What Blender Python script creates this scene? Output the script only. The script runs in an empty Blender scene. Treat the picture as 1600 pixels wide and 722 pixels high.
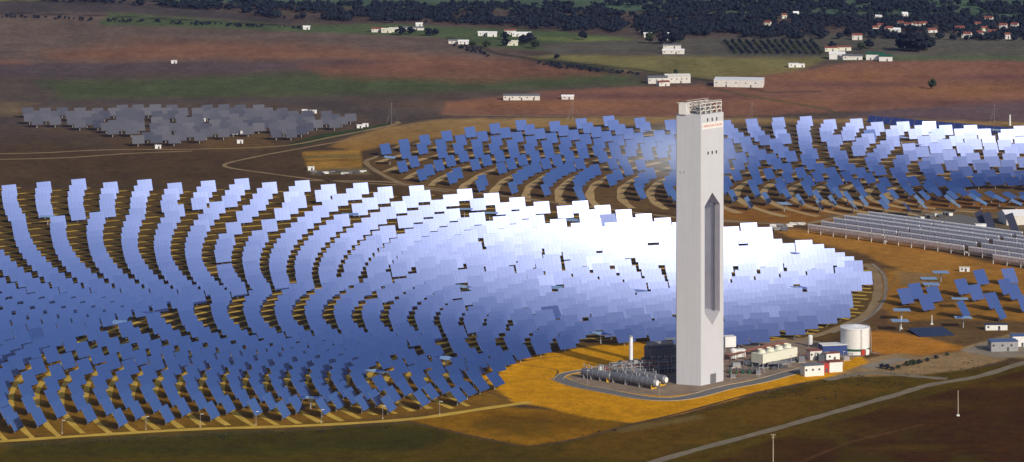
import bpy, math, random, bisect
import numpy as np
from mathutils import Vector, Matrix, noise as mnoise
random.seed(7); NR = np.random.RandomState(7)
rd = math.radians
sc = bpy.context.scene
COL = sc.collection
# ------------------------------------------------------------------ survey of the place (metres; camera 414 m up, looking north)
F, H, Y0 = 5500.0, 414.0, -499.0
def sstep(a, b, v):
    t = np.clip((v - a) / (b - a), 0, 1); return t * t * (3 - 2 * t)
def terr(x, y):
    return float(sstep(3480, 3800, y)) * (4.5 * math.sin(x / 290 + .6) * math.sin(y / 150 + .4) + 2.5 * math.sin(x / 120 + y / 180) + 1.5)
def terr_np(x, y):
    return sstep(3480, 3800, y) * (4.5 * np.sin(x / 290 + .6) * np.sin(y / 150 + .4) + 2.5 * np.sin(x / 120 + y / 180) + 1.5)
def G(px, py, h=None):
    z = 0.0 if h is None else h
    for _ in range(6 if h is None else 1):
        Y = F * (H - z) / (py - Y0); X = (px - 800) * Y / F
        if h is None: z = terr(X, Y)
    return Vector(((px - 800) * Y / F, Y, z))
def P(v):
    return (800 + v[0] * F / v[1], Y0 + F * (H - v[2]) / v[1])
def inpoly(x, y, p):
    c = False; j = len(p) - 1
    for i in range(len(p)):
        if (p[i][1] > y) != (p[j][1] > y) and x < (p[j][0] - p[i][0]) * (y - p[i][1]) / (p[j][1] - p[i][1]) + p[i][0]: c = not c
        j = i
    return c
# ------------------------------------------------------------------ light
SAZ, SEL = rd(180 - 36), rd(28)
AUR_S, AUR_W = 3.2, 11.6
SUN = Vector((math.sin(SAZ) * math.cos(SEL), math.cos(SAZ) * math.cos(SEL), math.sin(SEL)))
cam = bpy.data.cameras.new('camera'); co = bpy.data.objects.new('camera', cam); COL.objects.link(co); sc.camera = co
cam.lens = F / 1600 * 36; cam.sensor_width = 36; cam.sensor_fit = 'HORIZONTAL'; cam.clip_start = 5; cam.clip_end = 90000
co.location = (0, 0, H); co.rotation_euler = (math.pi / 2, 0, 0); cam.shift_y = -(361 - Y0) / 1600
w = bpy.data.worlds.new('World'); sc.world = w; w.use_nodes = True
nt = w.node_tree; sky = nt.nodes.new('ShaderNodeTexSky'); sky.sky_type = 'NISHITA'; sky.sun_disc = False
sky.sun_elevation = SEL; sky.sun_rotation = SAZ; sky.dust_density = 1.6; sky.ozone_density = 1.6
nt.links.new(sky.outputs[0], nt.nodes['Background'].inputs[0]); nt.nodes['Background'].inputs[1].default_value = .08
# the sky's own aureole: dusty white air around the sun, fading with angle from it
tc_ = nt.nodes.new('ShaderNodeTexCoord'); dp_ = nt.nodes.new('ShaderNodeVectorMath'); dp_.operation = 'DOT_PRODUCT'; dp_.inputs[1].default_value = SUN
nrm_ = nt.nodes.new('ShaderNodeVectorMath'); nrm_.operation = 'NORMALIZE'; nt.links.new(tc_.outputs['Generated'], nrm_.inputs[0]); nt.links.new(nrm_.outputs[0], dp_.inputs[0])
def mth(op, a, b=None):
    n = nt.nodes.new('ShaderNodeMath'); n.operation = op
    for i, v in enumerate((a, b)):
        if v is None: continue
        if isinstance(v, (int, float)): n.inputs[i].default_value = v
        else: nt.links.new(v, n.inputs[i])
    return n.outputs[0]
ang_ = mth('ARCCOSINE', mth('MINIMUM', dp_.outputs['Value'], .99999))
gl_ = mth('MULTIPLY', mth('EXPONENT', mth('MULTIPLY', ang_, -1 / rd(AUR_W))), AUR_S)
b2_ = nt.nodes.new('ShaderNodeBackground'); b2_.inputs[0].default_value = (1, .80, .62, 1); nt.links.new(gl_, b2_.inputs[1])
ad_ = nt.nodes.new('ShaderNodeAddShader'); nt.links.new(nt.nodes['Background'].outputs[0], ad_.inputs[0]); nt.links.new(b2_.outputs[0], ad_.inputs[1])
nt.links.new(ad_.outputs[0], nt.nodes['World Output'].inputs['Surface'])
sl = bpy.data.lights.new('sun', 'SUN'); sl.energy = 3.05; sl.angle = rd(.5); sl.color = (1, .93, .82)
so = bpy.data.objects.new('sun', sl); COL.objects.link(so); so.rotation_euler = SUN.to_track_quat('Z', 'Y').to_euler()
vs_ = sc.view_settings; vs_.view_transform = 'Standard'; vs_.look = 'None'; vs_.gamma = 1; vs_.exposure = 0; vs_.use_curve_mapping = False
sc.cycles.max_bounces = 6; sc.cycles.volume_bounces = 0
# ------------------------------------------------------------------ materials
def lin(c):
    return tuple(((v / 255) / 12.92 if v / 255 <= .04045 else ((v / 255 + .055) / 1.055) ** 2.4) for v in c)
def mat(name, c, r=.8, m=0., vary=.12, scale=.6, bump=0.):
    a = bpy.data.materials.new(name); a.use_nodes = True; t = a.node_tree; b = t.nodes['Principled BSDF']
    b.inputs['Roughness'].default_value = r; b.inputs['Metallic'].default_value = m
    if m < .5: b.inputs['Specular IOR Level'].default_value = .3 if r < .84 else .02
    tc = t.nodes.new('ShaderNodeTexCoord'); n = t.nodes.new('ShaderNodeTexNoise'); n.inputs['Scale'].default_value = scale; n.inputs['Detail'].default_value = 5
    t.links.new(tc.outputs['Object'], n.inputs['Vector'])
    mr = t.nodes.new('ShaderNodeMapRange'); mr.inputs[1].default_value = .3; mr.inputs[2].default_value = .7
    mr.inputs[3].default_value = 1 - vary; mr.inputs[4].default_value = 1 + vary
    t.links.new(n.outputs[0], mr.inputs[0])
    mx = t.nodes.new('ShaderNodeVectorMath'); mx.operation = 'SCALE'; mx.inputs[0].default_value = c[:3]
    t.links.new(mr.outputs[0], mx.inputs['Scale']); t.links.new(mx.outputs[0], b.inputs['Base Color'])
    if bump:
        bp = t.nodes.new('ShaderNodeBump'); bp.inputs['Strength'].default_value = bump; bp.inputs['Distance'].default_value = .3
        t.links.new(n.outputs[0], bp.inputs['Height']); t.links.new(bp.outputs[0], b.inputs['Normal'])
    return a
M = {}
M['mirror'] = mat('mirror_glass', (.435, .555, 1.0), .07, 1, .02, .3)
M['back'] = mat('galvanised_back', (.34, .35, .37), .6, .3)
M['steel'] = mat('galvanised_steel', (.42, .43, .44), .5, .5)
M['concrete'] = mat('tower_concrete', (.53, .54, .58), .85, 0, .02, .12)
def concrete(a):
    t = a.node_tree; b = t.nodes['Principled BSDF']; src = b.inputs['Base Color'].links[0].from_socket; tc = t.nodes.new('ShaderNodeTexCoord')
    mp = t.nodes.new('ShaderNodeMapping'); mp.inputs['Scale'].default_value = (.9, .9, .03); n = t.nodes.new('ShaderNodeTexNoise'); n.inputs['Scale'].default_value = 1; n.inputs['Detail'].default_value = 4
    t.links.new(tc.outputs['Object'], mp.inputs[0]); t.links.new(mp.outputs[0], n.inputs['Vector'])
    sx = t.nodes.new('ShaderNodeSeparateXYZ'); t.links.new(tc.outputs['Object'], sx.inputs[0])
    md = t.nodes.new('ShaderNodeMath'); md.operation = 'MODULO'; md.inputs[1].default_value = 4.2; t.links.new(sx.outputs['Z'], md.inputs[0])
    lt = t.nodes.new('ShaderNodeMath'); lt.operation = 'LESS_THAN'; lt.inputs[1].default_value = .22; t.links.new(md.outputs[0], lt.inputs[0])
    m1 = t.nodes.new('ShaderNodeMapRange'); m1.inputs[1].default_value = .3; m1.inputs[2].default_value = .7; m1.inputs[3].default_value = .955; m1.inputs[4].default_value = 1.025; t.links.new(n.outputs[0], m1.inputs[0])
    m2 = t.nodes.new('ShaderNodeMath'); m2.operation = 'MULTIPLY_ADD'; m2.inputs[1].default_value = -.035; t.links.new(lt.outputs[0], m2.inputs[0]); t.links.new(m1.outputs[0], m2.inputs[2])
    sc2 = t.nodes.new('ShaderNodeVectorMath'); sc2.operation = 'SCALE'; t.links.new(src, sc2.inputs[0]); t.links.new(m2.outputs[0], sc2.inputs['Scale']); t.links.new(sc2.outputs[0], b.inputs['Base Color'])
concrete(M['concrete'])
M['slotwall'] = mat('slot_concrete', (.60, .58, .61), .9, 0, .08, .1)
M['dark'] = mat('dark_opening', (.02, .02, .025), .6)
M['white'] = mat('white_paint', (.74, .74, .72), .5, 0, .05)
M['cream'] = mat('cream_cladding', (.68, .67, .55), .6, 0, .06)
M['offwhite'] = mat('whitewash', (.66, .64, .6), .85, 0, .1)
M['red'] = mat('red_cladding', (.42, .035, .02), .6)
M['redroof'] = mat('red_brown_roof', (.22, .07, .05), .8)
M['green'] = mat('green_paint', (.02, .10, .05), .5)
M['blue'] = mat('blue_cladding', (.03, .06, .2), .5)
M['yellow'] = mat('yellow_paint', (.6, .36, .02), .5)
M['grey'] = mat('grey_metal', (.3, .3, .31), .6, 0)
M['dgrey'] = mat('dark_grey_metal', (.08, .085, .1), .6, 0)
M['silver'] = mat('aluminium_jacket', (.19, .195, .22), .5, .3, .12, 1.2)
M['rust'] = mat('rusty_pipe', (.22, .07, .035), .7, 0, .3)
M['pv'] = mat('pv_glass', (.028, .033, .062), .5, 0, .1, .4)
M['pvblue'] = mat('pv_glass_blue', (.03, .055, .22), .25, 0, .1, .4)
M['pvdark'] = mat('collector_glass', (.015, .022, .07), .4, 0, .2, .4)
M['troughback'] = mat('trough_back', (.72, .70, .78), .6, 0, .2, .9)
M['rim'] = mat('trough_rim', (.86, .86, .88), .4, 0)
M['track'] = mat('ochre_track', (.52, .345, .06), .95, 0, .16, .09, .3)
M['fartrack'] = mat('tan_track', (.27, .19, .10), .95, 0, .16, .05, .3)
M['tracklight'] = mat('pale_ochre_track', (.42, .29, .13), .95, 0, .16, .05, .3)
M['asphalt'] = mat('asphalt', (.16, .155, .15), .9, 0, .12, .3)
M['kerb'] = mat('kerb_concrete', (.45, .38, .27), .9)
M['gravelroad'] = mat('gravel_road', (.20, .165, .115), .95, 0, .16, .12)
M['yard'] = mat('yard_gravel', (.25, .19, .14), .95, 0, .2, .12, .4)
M['pad'] = mat('concrete_pad', (.25, .21, .16), .95, 0, .16, .08)
M['crown'] = mat('foliage', (.017, .023, .030), .9, 0, .4, .25)  # bluish tint puts some of the distance haze into the leaf colour
M['crown2'] = mat('foliage_green', (.04, .055, .026), .9, 0, .35, .3)
M['trunk'] = mat('bark', (.09, .06, .04), .9)
M['ditch'] = mat('ditch_soil', (.085, .055, .035), .95, 0, .3, .15)
# ------------------------------------------------------------------ mesh helper
class MB:
    def __init__(s): s.v = []; s.f = []; s.m = []
    def add(s, vs, fs, mi=0):
        k = len(s.v); s.v += [tuple(v) for v in vs]; s.f += [tuple(i + k for i in f) for f in fs]; s.m += [mi] * len(fs)
        return s
    def box(s, c, size, rz=0., mi=0, Mx=None, taper=1.):
        sx, sy, sz = [q / 2 for q in size]; R = Mx or Matrix.Rotation(rz, 3, 'Z'); vs = []
        for z in (-1, 1):
            tp = taper if z > 0 else 1.
            for x, y in ((-1, -1), (1, -1), (1, 1), (-1, 1)): vs.append(Vector(c) + R @ Vector((x * sx * tp, y * sy * tp, z * sz)))
        return s.add(vs, [(3, 2, 1, 0), (4, 5, 6, 7), (0, 1, 5, 4), (1, 2, 6, 5), (2, 3, 7, 6), (3, 0, 4, 7)], mi)
    def cyl(s, a, b, r0, r1=None, n=12, mi=0, caps=True):
        a = Vector(a); b = Vector(b); r1 = r0 if r1 is None else r1; d = (b - a).normalized()
        u = d.orthogonal().normalized(); t = d.cross(u)
        vs = [a + (u * math.cos(i * 2 * math.pi / n) + t * math.sin(i * 2 * math.pi / n)) * r0 for i in range(n)]
        vs += [b + (u * math.cos(i * 2 * math.pi / n) + t * math.sin(i * 2 * math.pi / n)) * r1 for i in range(n)]
        fs = [(i, (i + 1) % n, n + (i + 1) % n, n + i) for i in range(n)]
        if caps: fs += [tuple(range(n - 1, -1, -1)), tuple(range(n, 2 * n))]
        return s.add(vs, fs, mi)
    def lathe(s, prof, n=24, mi=0, c=(0, 0, 0)):
        vs = []; m = len(prof)
        for i in range(n):
            a = i * 2 * math.pi / n
            for r, z in prof: vs.append((c[0] + r * math.cos(a), c[1] + r * math.sin(a), c[2] + z))
        fs = [(i * m + j, ((i + 1) % n) * m + j, ((i + 1) % n) * m + j + 1, i * m + j + 1) for i in range(n) for j in range(m - 1)]
        return s.add(vs, fs, mi)
    def tube(s, pts, r, n=6, mi=0):
        for a, b in zip(pts[:-1], pts[1:]): s.cyl(a, b, r, r, n, mi)
        return s
    def prism(s, pts, z0, z1, mi=0):
        n = len(pts); vs = [(p[0], p[1], z0) for p in pts] + [(p[0], p[1], z1) for p in pts]
        return s.add(vs, [(i, (i + 1) % n, n + (i + 1) % n, n + i) for i in range(n)] + [tuple(range(n - 1, -1, -1)), tuple(range(n, 2 * n))], mi)
    def gable(s, c, size, rz, mi=0, over=.4):   # roof solid on a box of size, ridge along x
        x, y, h = size[0] / 2 + over, size[1] / 2 + over, size[2]; R = Matrix.Rotation(rz, 3, 'Z')
        vs = [Vector(c) + R @ Vector(q) for q in ((-x, -y, 0), (x, -y, 0), (x, y, 0), (-x, y, 0), (-x, 0, h), (x, 0, h))]
        return s.add(vs, [(3, 2, 1, 0), (0, 1, 5, 4), (2, 3, 4, 5), (1, 2, 5), (3, 0, 4)], mi)
    def mesh(s, name, mats):
        me = bpy.data.meshes.new(name); me.from_pydata(s.v, [], s.f)
        mats = mats if isinstance(mats, (list, tuple)) else [mats]
        for m_ in mats: me.materials.append(M[m_] if isinstance(m_, str) else m_)
        if len(mats) > 1: me.polygons.foreach_set('material_index', s.m)
        me.update(); return me
    def build(s, name, mats, parent=None, smooth=False):
        me = s.mesh(name, mats)
        if smooth: me.polygons.foreach_set('use_smooth', [True] * len(me.polygons))
        return link(name, me, parent)
def link(name, me, parent=None, ml=None):
    o = bpy.data.objects.new(name, me); COL.objects.link(o)
    if parent: o.parent = parent
    if ml is not None: o.matrix_local = ml
    return o
def tag(o, label, cat, group=None):
    o['label'] = label; o['category'] = cat
    if group: o['group'] = group
    return o
def thing(name, loc, label, cat, group=None, rz=0.):
    o = bpy.data.objects.new(name, None); COL.objects.link(o); o.location = loc; o.rotation_euler = (0, 0, rz)
    return tag(o, label, cat, group)
def struct(o): o['kind'] = 'structure'; return o
def stuff(o, label, cat): o['kind'] = 'stuff'; return tag(o, label, cat)
ORD = 'zeroth first second third fourth fifth sixth seventh eighth ninth tenth eleventh twelfth thirteenth fourteenth fifteenth sixteenth seventeenth eighteenth nineteenth twentieth'.split()
def ordn(n):
    if n <= 20: return ORD[n]
    t = {2: 'twenty', 3: 'thirty', 4: 'forty', 5: 'fifty'}[n // 10]
    return (t[:-1] + 'ieth') if n % 10 == 0 else t + '-' + ORD[n % 10]
# ------------------------------------------------------------------ ground, one sheet with its own soil colours
def vnoise(x, y, seed=0):
    xi = np.floor(x).astype(np.int64); yi = np.floor(y).astype(np.int64); fx = x - xi; fy = y - yi
    fx = fx * fx * (3 - 2 * fx); fy = fy * fy * (3 - 2 * fy)
    def h(a, b):
        n = (a * 374761393 + b * 668265263 + seed * 982451653) & 0x7fffffff
        n = ((n ^ (n >> 13)) * 1274126177) & 0x7fffffff
        return ((n ^ (n >> 16)) & 0xffff) / 65535.
    return (h(xi, yi) * (1 - fx) + h(xi + 1, yi) * fx) * (1 - fy) + (h(xi, yi + 1) * (1 - fx) + h(xi + 1, yi + 1) * fx) * fy
def fbm(x, y, seed=0, o=4):
    s = 0; a = .5; t = 0
    for i in range(o): s = s + a * vnoise(x * 2 ** i, y * 2 ** i, seed + i); t += a; a *= .55
    return s / t
def polymask(px, py, poly, soft=4., rough=5., seed=1, aspect=2.5):
    qx = px + (fbm(px / 30, py / 12, seed) - .5) * rough * 2 * aspect; qy = py + (fbm(px / 30, py / 12, seed + 9) - .5) * rough
    ins = np.zeros(px.shape, bool); d = np.full(px.shape, 1e9); n = len(poly)
    for i in range(n):
        x0, y0 = poly[i]; x1, y1 = poly[(i + 1) % n]
        c = ((y0 > qy) != (y1 > qy)); xx = (x1 - x0) * (qy - y0) / (y1 - y0 + 1e-12) + x0
        ins ^= c & (qx < xx)
        ex, ey = (x1 - x0), (y1 - y0) * aspect; L = ex * ex + ey * ey
        t = np.clip(((qx - x0) * ex + (qy - y0) * aspect * ey) / L, 0, 1)
        d = np.minimum(d, np.hypot(qx - x0 - t * ex, (qy - y0) * aspect - t * ey))
    return np.clip(.5 + np.where(ins, d, -d) / (2 * soft), 0, 1)
def linemask(px, py, pts, wpx, aspect=2.5):
    d = np.full(px.shape, 1e9)
    for (x0, y0), (x1, y1) in zip(pts[:-1], pts[1:]):
        ex, ey = (x1 - x0), (y1 - y0) * aspect; L = ex * ex + ey * ey
        t = np.clip(((px - x0) * ex + (py - y0) * aspect * ey) / L, 0, 1)
        d = np.minimum(d, np.hypot(px - x0 - t * ex, (py - y0) * aspect - t * ey))
    return np.clip(1.3 - d / wpx, 0, 1)
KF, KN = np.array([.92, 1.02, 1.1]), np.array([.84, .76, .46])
def paint(px, py):
    base = np.zeros(px.shape + (3,)); base[:] = lin((94, 78, 66))
    def put(mask, c, a=1.):
        m = (mask * a)[..., None]; base[:] = base * (1 - m) + np.array(lin(c)) * m
    pm = lambda poly, **k: polymask(px, py, poly, **k)
    # far land
    put(pm([(-400, -80), (2000, -80), (2000, 26), (1200, 22), (800, 12), (-400, 6)], soft=3, rough=2), (84, 98, 76))
    put(pm([(-400, -6), (90, 3), (175, 8), (60, 11), (-400, 12)], soft=2, rough=1), (120, 118, 62))
    put(pm([(-400, 12), (170, 10), (470, 36), (450, 42), (200, 30), (-400, 24)], soft=3, rough=2), (82, 72, 66))
    put(pm([(-400, 26), (200, 30), (460, 46), (700, 62), (840, 96), (760, 110), (300, 112), (-400, 112)], soft=8, rough=6), (112, 92, 78))
    put(pm([(60, 76), (240, 62), (440, 72), (700, 96), (820, 104), (600, 112), (330, 92), (100, 90)], soft=22, rough=9, seed=3), (146, 98, 70), .75)
    put(pm([(-400, 84), (40, 88), (60, 98), (-400, 104)], soft=10, rough=5), (140, 95, 72), .8)
    put(pm([(-400, 96), (250, 92), (620, 100), (640, 108), (300, 112), (-400, 116)], soft=10, rough=6, seed=6), (92, 76, 74), .8)
    put(pm([(60, 128), (300, 122), (480, 116), (980, 118), (1010, 132), (780, 142), (560, 148), (100, 158)], soft=14, rough=7, seed=4), (82, 88, 54), .9)
    put(pm([(-400, 104), (160, 104), (140, 120), (-400, 128)], soft=16, rough=7, seed=5), (96, 80, 76), .8)
    put(pm([(470, 105), (700, 100), (900, 106), (980, 116), (760, 130), (520, 122)], soft=14, rough=7, seed=8), (132, 88, 66), .8)
    put(pm([(150, 42), (170, 28), (450, 44), (620, 38), (820, 44), (990, 60), (900, 72), (860, 86), (760, 80), (680, 62), (470, 54)], soft=5, rough=3, seed=11), (88, 96, 62))
    put(pm([(780, 58), (960, 60), (1000, 66), (900, 70), (840, 66)], soft=4, rough=2), (114, 118, 66), .8)
    put(pm([(830, 72), (1000, 66), (1290, 60), (2000, 58), (2000, 98), (1400, 96), (1150, 92), (860, 90)], soft=4, rough=3, seed=12), (98, 90, 76))
    put(pm([(860, 92), (1100, 92), (1300, 94), (1240, 112), (1130, 124), (960, 112), (820, 98)], soft=5, rough=4, seed=13), (124, 112, 68))
    put(pm([(1280, 92), (2000, 98), (2000, 104), (1300, 98)], soft=3, rough=2), (92, 104, 66), .7)
    put(pm([(1110, 132), (1200, 118), (1330, 99), (1480, 100), (2000, 108), (2000, 168), (1700, 160), (1380, 172), (1140, 182), (690, 180), (700, 160), (860, 142), (1000, 136)], soft=5, rough=4, seed=14), (138, 94, 72))
    for k, (x, y, rx, ry) in enumerate([(1500, 140, 160, 12), (1330, 118, 120, 9), (860, 164, 160, 7), (1300, 160, 130, 6)]):
        m = np.exp(-(((px - x) / rx) ** 2 + ((py - y) / ry) ** 2)); put(m, (164, 110, 66), .6)
    for k, (x, y, rx, ry) in enumerate([(1330, 130, 110, 5), (1450, 160, 200, 4), (1000, 150, 200, 5), (1560, 120, 120, 4)]):
        m = np.exp(-(((px - x) / rx) ** 2 + ((py - y) / ry) ** 2)); put(m, (104, 70, 66), .6)
    put(pm([(1380, 172), (1700, 152), (2000, 150), (2000, 196), (1500, 190), (1330, 182)], soft=8, rough=5), (112, 88, 86), .9)
    put(linemask(px, py, [(1100, 134), (1160, 148), (1290, 170), (1310, 178)], 3), (72, 84, 50), .8)
    put(linemask(px, py, [(1120, 124), (1200, 144), (1280, 142)], 4), (66, 66, 50), .7)
    put(linemask(px, py, [(700, 62), (780, 92), (840, 100), (1000, 112), (1110, 126)], 4), (58, 58, 44), .85)
    put(linemask(px, py, [(860, 102), (920, 110), (960, 114)], 12), (56, 60, 44), .85)
    put(linemask(px, py, [(0, 27), (200, 34), (330, 40), (470, 46)], 2.5), (52, 46, 46), .8)
    # middle land on the left
    put(pm([(-400, 160), (470, 152), (620, 172), (700, 185), (600, 200), (640, 300), (-400, 300)], soft=8, rough=6, seed=20), (90, 76, 66))
    put(pm([(-400, 158), (60, 160), (40, 182), (-400, 190)], soft=6, rough=5), (118, 96, 68), .8)
    put(pm([(30, 166), (440, 162), (560, 180), (600, 196), (500, 224), (330, 238), (190, 236), (150, 212), (40, 200)], soft=6, rough=4), (98, 80, 64), .9)
    put(pm([(515, 230), (560, 210), (612, 197), (690, 186), (1000, 183), (1400, 186), (2000, 200), (2000, 215), (700, 215), (640, 222), (560, 236)], soft=4, rough=4, seed=22), (158, 124, 78))
    put(pm([(440, 228), (500, 210), (570, 200), (614, 190), (608, 196), (560, 208), (470, 228)], soft=2, rough=1), (62, 76, 50))
    put(pm([(471, 237), (562, 234), (566, 262), (482, 265)], soft=2, rough=1), (168, 134, 78))
    put(pm([(475, 243), (560, 241), (560, 246), (475, 248)], soft=1.5, rough=1), (122, 112, 84), .8); put(linemask(px, py, [(476, 252), (562, 249)], 3), (96, 76, 54), .8)
    put(pm([(480, 265), (575, 262), (580, 272), (486, 274)], soft=2, rough=2), (132, 122, 108), .9)
    put(pm([(300, 192), (420, 208), (430, 230), (340, 236), (300, 226)], soft=6, rough=6), (124, 100, 66), .5)
    # second field
    put(pm([(575, 250), (640, 222), (800, 200), (1060, 192), (1400, 192), (2000, 205), (2000, 345), (1400, 345), (1130, 338), (900, 322), (700, 305), (610, 285)], soft=5, rough=4, seed=25), (112, 92, 72))
    put(pm([(1120, 322), (1400, 312), (2000, 306), (2000, 352), (1400, 346), (1200, 350), (1130, 346)], soft=8, rough=6, seed=26), (150, 108, 62), .9)
    # main field soil
    put(pm([(-400, 292), (600, 300), (800, 318), (1000, 345), (1260, 380), (1360, 410), (1370, 470), (1300, 530), (1000, 560), (800, 600), (800, 640), (400, 668), (-400, 705)], soft=5, rough=3, seed=27), (104, 86, 58))
    put(pm([(-400, 560), (200, 560), (600, 560), (790, 590), (800, 632), (480, 668), (-400, 705)], soft=20, rough=6, seed=28), (140, 108, 44), .9)
    put(pm([(1040, 338), (1150, 345), (1240, 352), (1290, 372), (1350, 402), (1400, 430), (1400, 520), (1320, 535), (1370, 470), (1360, 410), (1260, 378), (1000, 345)], soft=5, rough=4, seed=29), (112, 90, 76))
    # right-hand mid ground
    put(pm([(1200, 356), (1262, 360), (1420, 384), (1600, 420), (2000, 470), (2000, 560), (1600, 450), (1420, 424), (1330, 392), (1240, 372)], soft=5, rough=4, seed=30), (176, 132, 74))
    put(pm([(1390, 420), (1600, 430), (2000, 470), (2000, 540), (1600, 512), (1400, 512), (1370, 470)], soft=8, rough=5, seed=31), (160, 120, 62))
    put(pm([(1398, 425), (1480, 428), (1470, 446), (1404, 446)], soft=6, rough=4), (150, 128, 108), .8)
    for x, y in ((1420, 478), (1500, 492), (1560, 505), (1590, 480), (1478, 470)):
        put(np.exp(-(((px - x) / 26) ** 2 + ((py - y) / 5) ** 2)), (92, 76, 62), .7)
    put(pm([(1280, 335), (1480, 330), (2000, 340), (2000, 400), (1500, 372), (1330, 345)], soft=4, rough=4), (126, 116, 112), .9)
    put(pm([(1340, 508), (1480, 498), (2000, 520), (2000, 560), (1540, 548), (1400, 526)], soft=4, rough=3, seed=33), (112, 92, 72))
    put(pm([(1330, 522), (1380, 516), (1460, 530), (1520, 545), (1440, 556), (1370, 552)], soft=4, rough=3, seed=34), (184, 130, 62))
    put(pm([(1500, 545), (1580, 520), (2000, 532), (2000, 575), (1600, 560), (1520, 552)], soft=3, rough=2), (160, 146, 130))
    put(pm([(1330, 566), (1400, 552), (1440, 556), (1540, 545), (1590, 556), (1500, 580), (1440, 592), (1330, 612), (1280, 604)], soft=3, rough=3, seed=36), (156, 136, 122))
    put(pm([(1310, 608), (1400, 590), (1470, 592), (1420, 606), (1340, 625)], soft=4, rough=4, seed=37), (74, 84, 44))
    # apron of ochre soil round the power block
    put(pm([(752, 590), (770, 572), (830, 556), (930, 540), (1060, 530), (1250, 528), (1330, 548), (1360, 566), (1300, 588), (1180, 614), (1060, 648), (985, 661), (930, 655), (838, 634), (800, 628)], soft=2.5, rough=2, seed=40), (212, 158, 34))
    # foreground
    put(pm([(-400, 720), (480, 676), (700, 664), (800, 640), (850, 640), (985, 664), (1060, 652), (1180, 618), (1300, 590), (1450, 585), (1600, 566), (2200, 540), (2200, 1200), (-400, 1200)], soft=3, rough=3, seed=41), (88, 76, 22))
    put(pm([(-400, 706), (480, 670), (660, 656), (700, 662), (500, 690), (-400, 730)], soft=6, rough=4, seed=42), (104, 86, 32))
    put(pm([(640, 655), (800, 636), (850, 640), (985, 664), (920, 682), (824, 697), (700, 674)], soft=3, rough=2, seed=43), (150, 112, 30))
    m = polymask(px, py, [(760, 642), (900, 650), (930, 668), (820, 684), (740, 664)], 14, 8, 44); put(m, (108, 82, 24), .6)
    m = polymask(px, py, [(20, 692), (300, 678), (640, 662), (720, 680), (640, 704), (300, 712), (0, 712)], 12, 8, 45); put(m, (66, 68, 22), .8)
    m = polymask(px, py, [(960, 664), (1060, 655), (1300, 600), (1400, 606), (1200, 668), (1000, 720), (860, 712)], 8, 5, 46); put(m, (108, 84, 28), .8)
    m = polymask(px, py, [(1000, 760), (1200, 690), (1400, 632), (1600, 578), (2200, 480), (2200, 1100), (900, 1100)], 4, 4, 47); put(m, (72, 48, 18), .95)
    for x_, y_, a_, b_ in ((1250, 672, 150, 14), (1420, 632, 120, 9), (1100, 708, 120, 12), (1560, 600, 120, 8), (1400, 700, 60, 5)): put(np.exp(-(((px - x_) / a_) ** 2 + ((py - y_) / b_) ** 2)), (98, 78, 26), .7)
    put(linemask(px, py, [(1250, 722), (1330, 690), (1440, 664)], 4), (112, 86, 66), .5)
    put(linemask(px, py, [(968, 672), (1040, 660), (1090, 652)], 12), (124, 112, 88), .6)
    # mottling of soil and grass, at several sizes
    n = fbm(px / 46, py / 17, 51, 5) - .5; n2 = fbm(px / 7, py / 2.6, 71, 3) - .5; n3 = fbm(px / 160, py / 5, 90, 4) - .5
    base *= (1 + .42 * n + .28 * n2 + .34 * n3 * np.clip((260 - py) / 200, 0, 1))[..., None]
    g = np.clip((fbm(px / 60, py / 20, 33, 4) - .52) * 5, 0, 1) * np.clip((py - 640) / 30, 0, 1)
    put(g, (78, 78, 26), .45)
    tk = sstep(170, 250, py)[..., None]; return np.clip(base * (KF * (1 - tk) + KN * tk), .004, .8)
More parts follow.
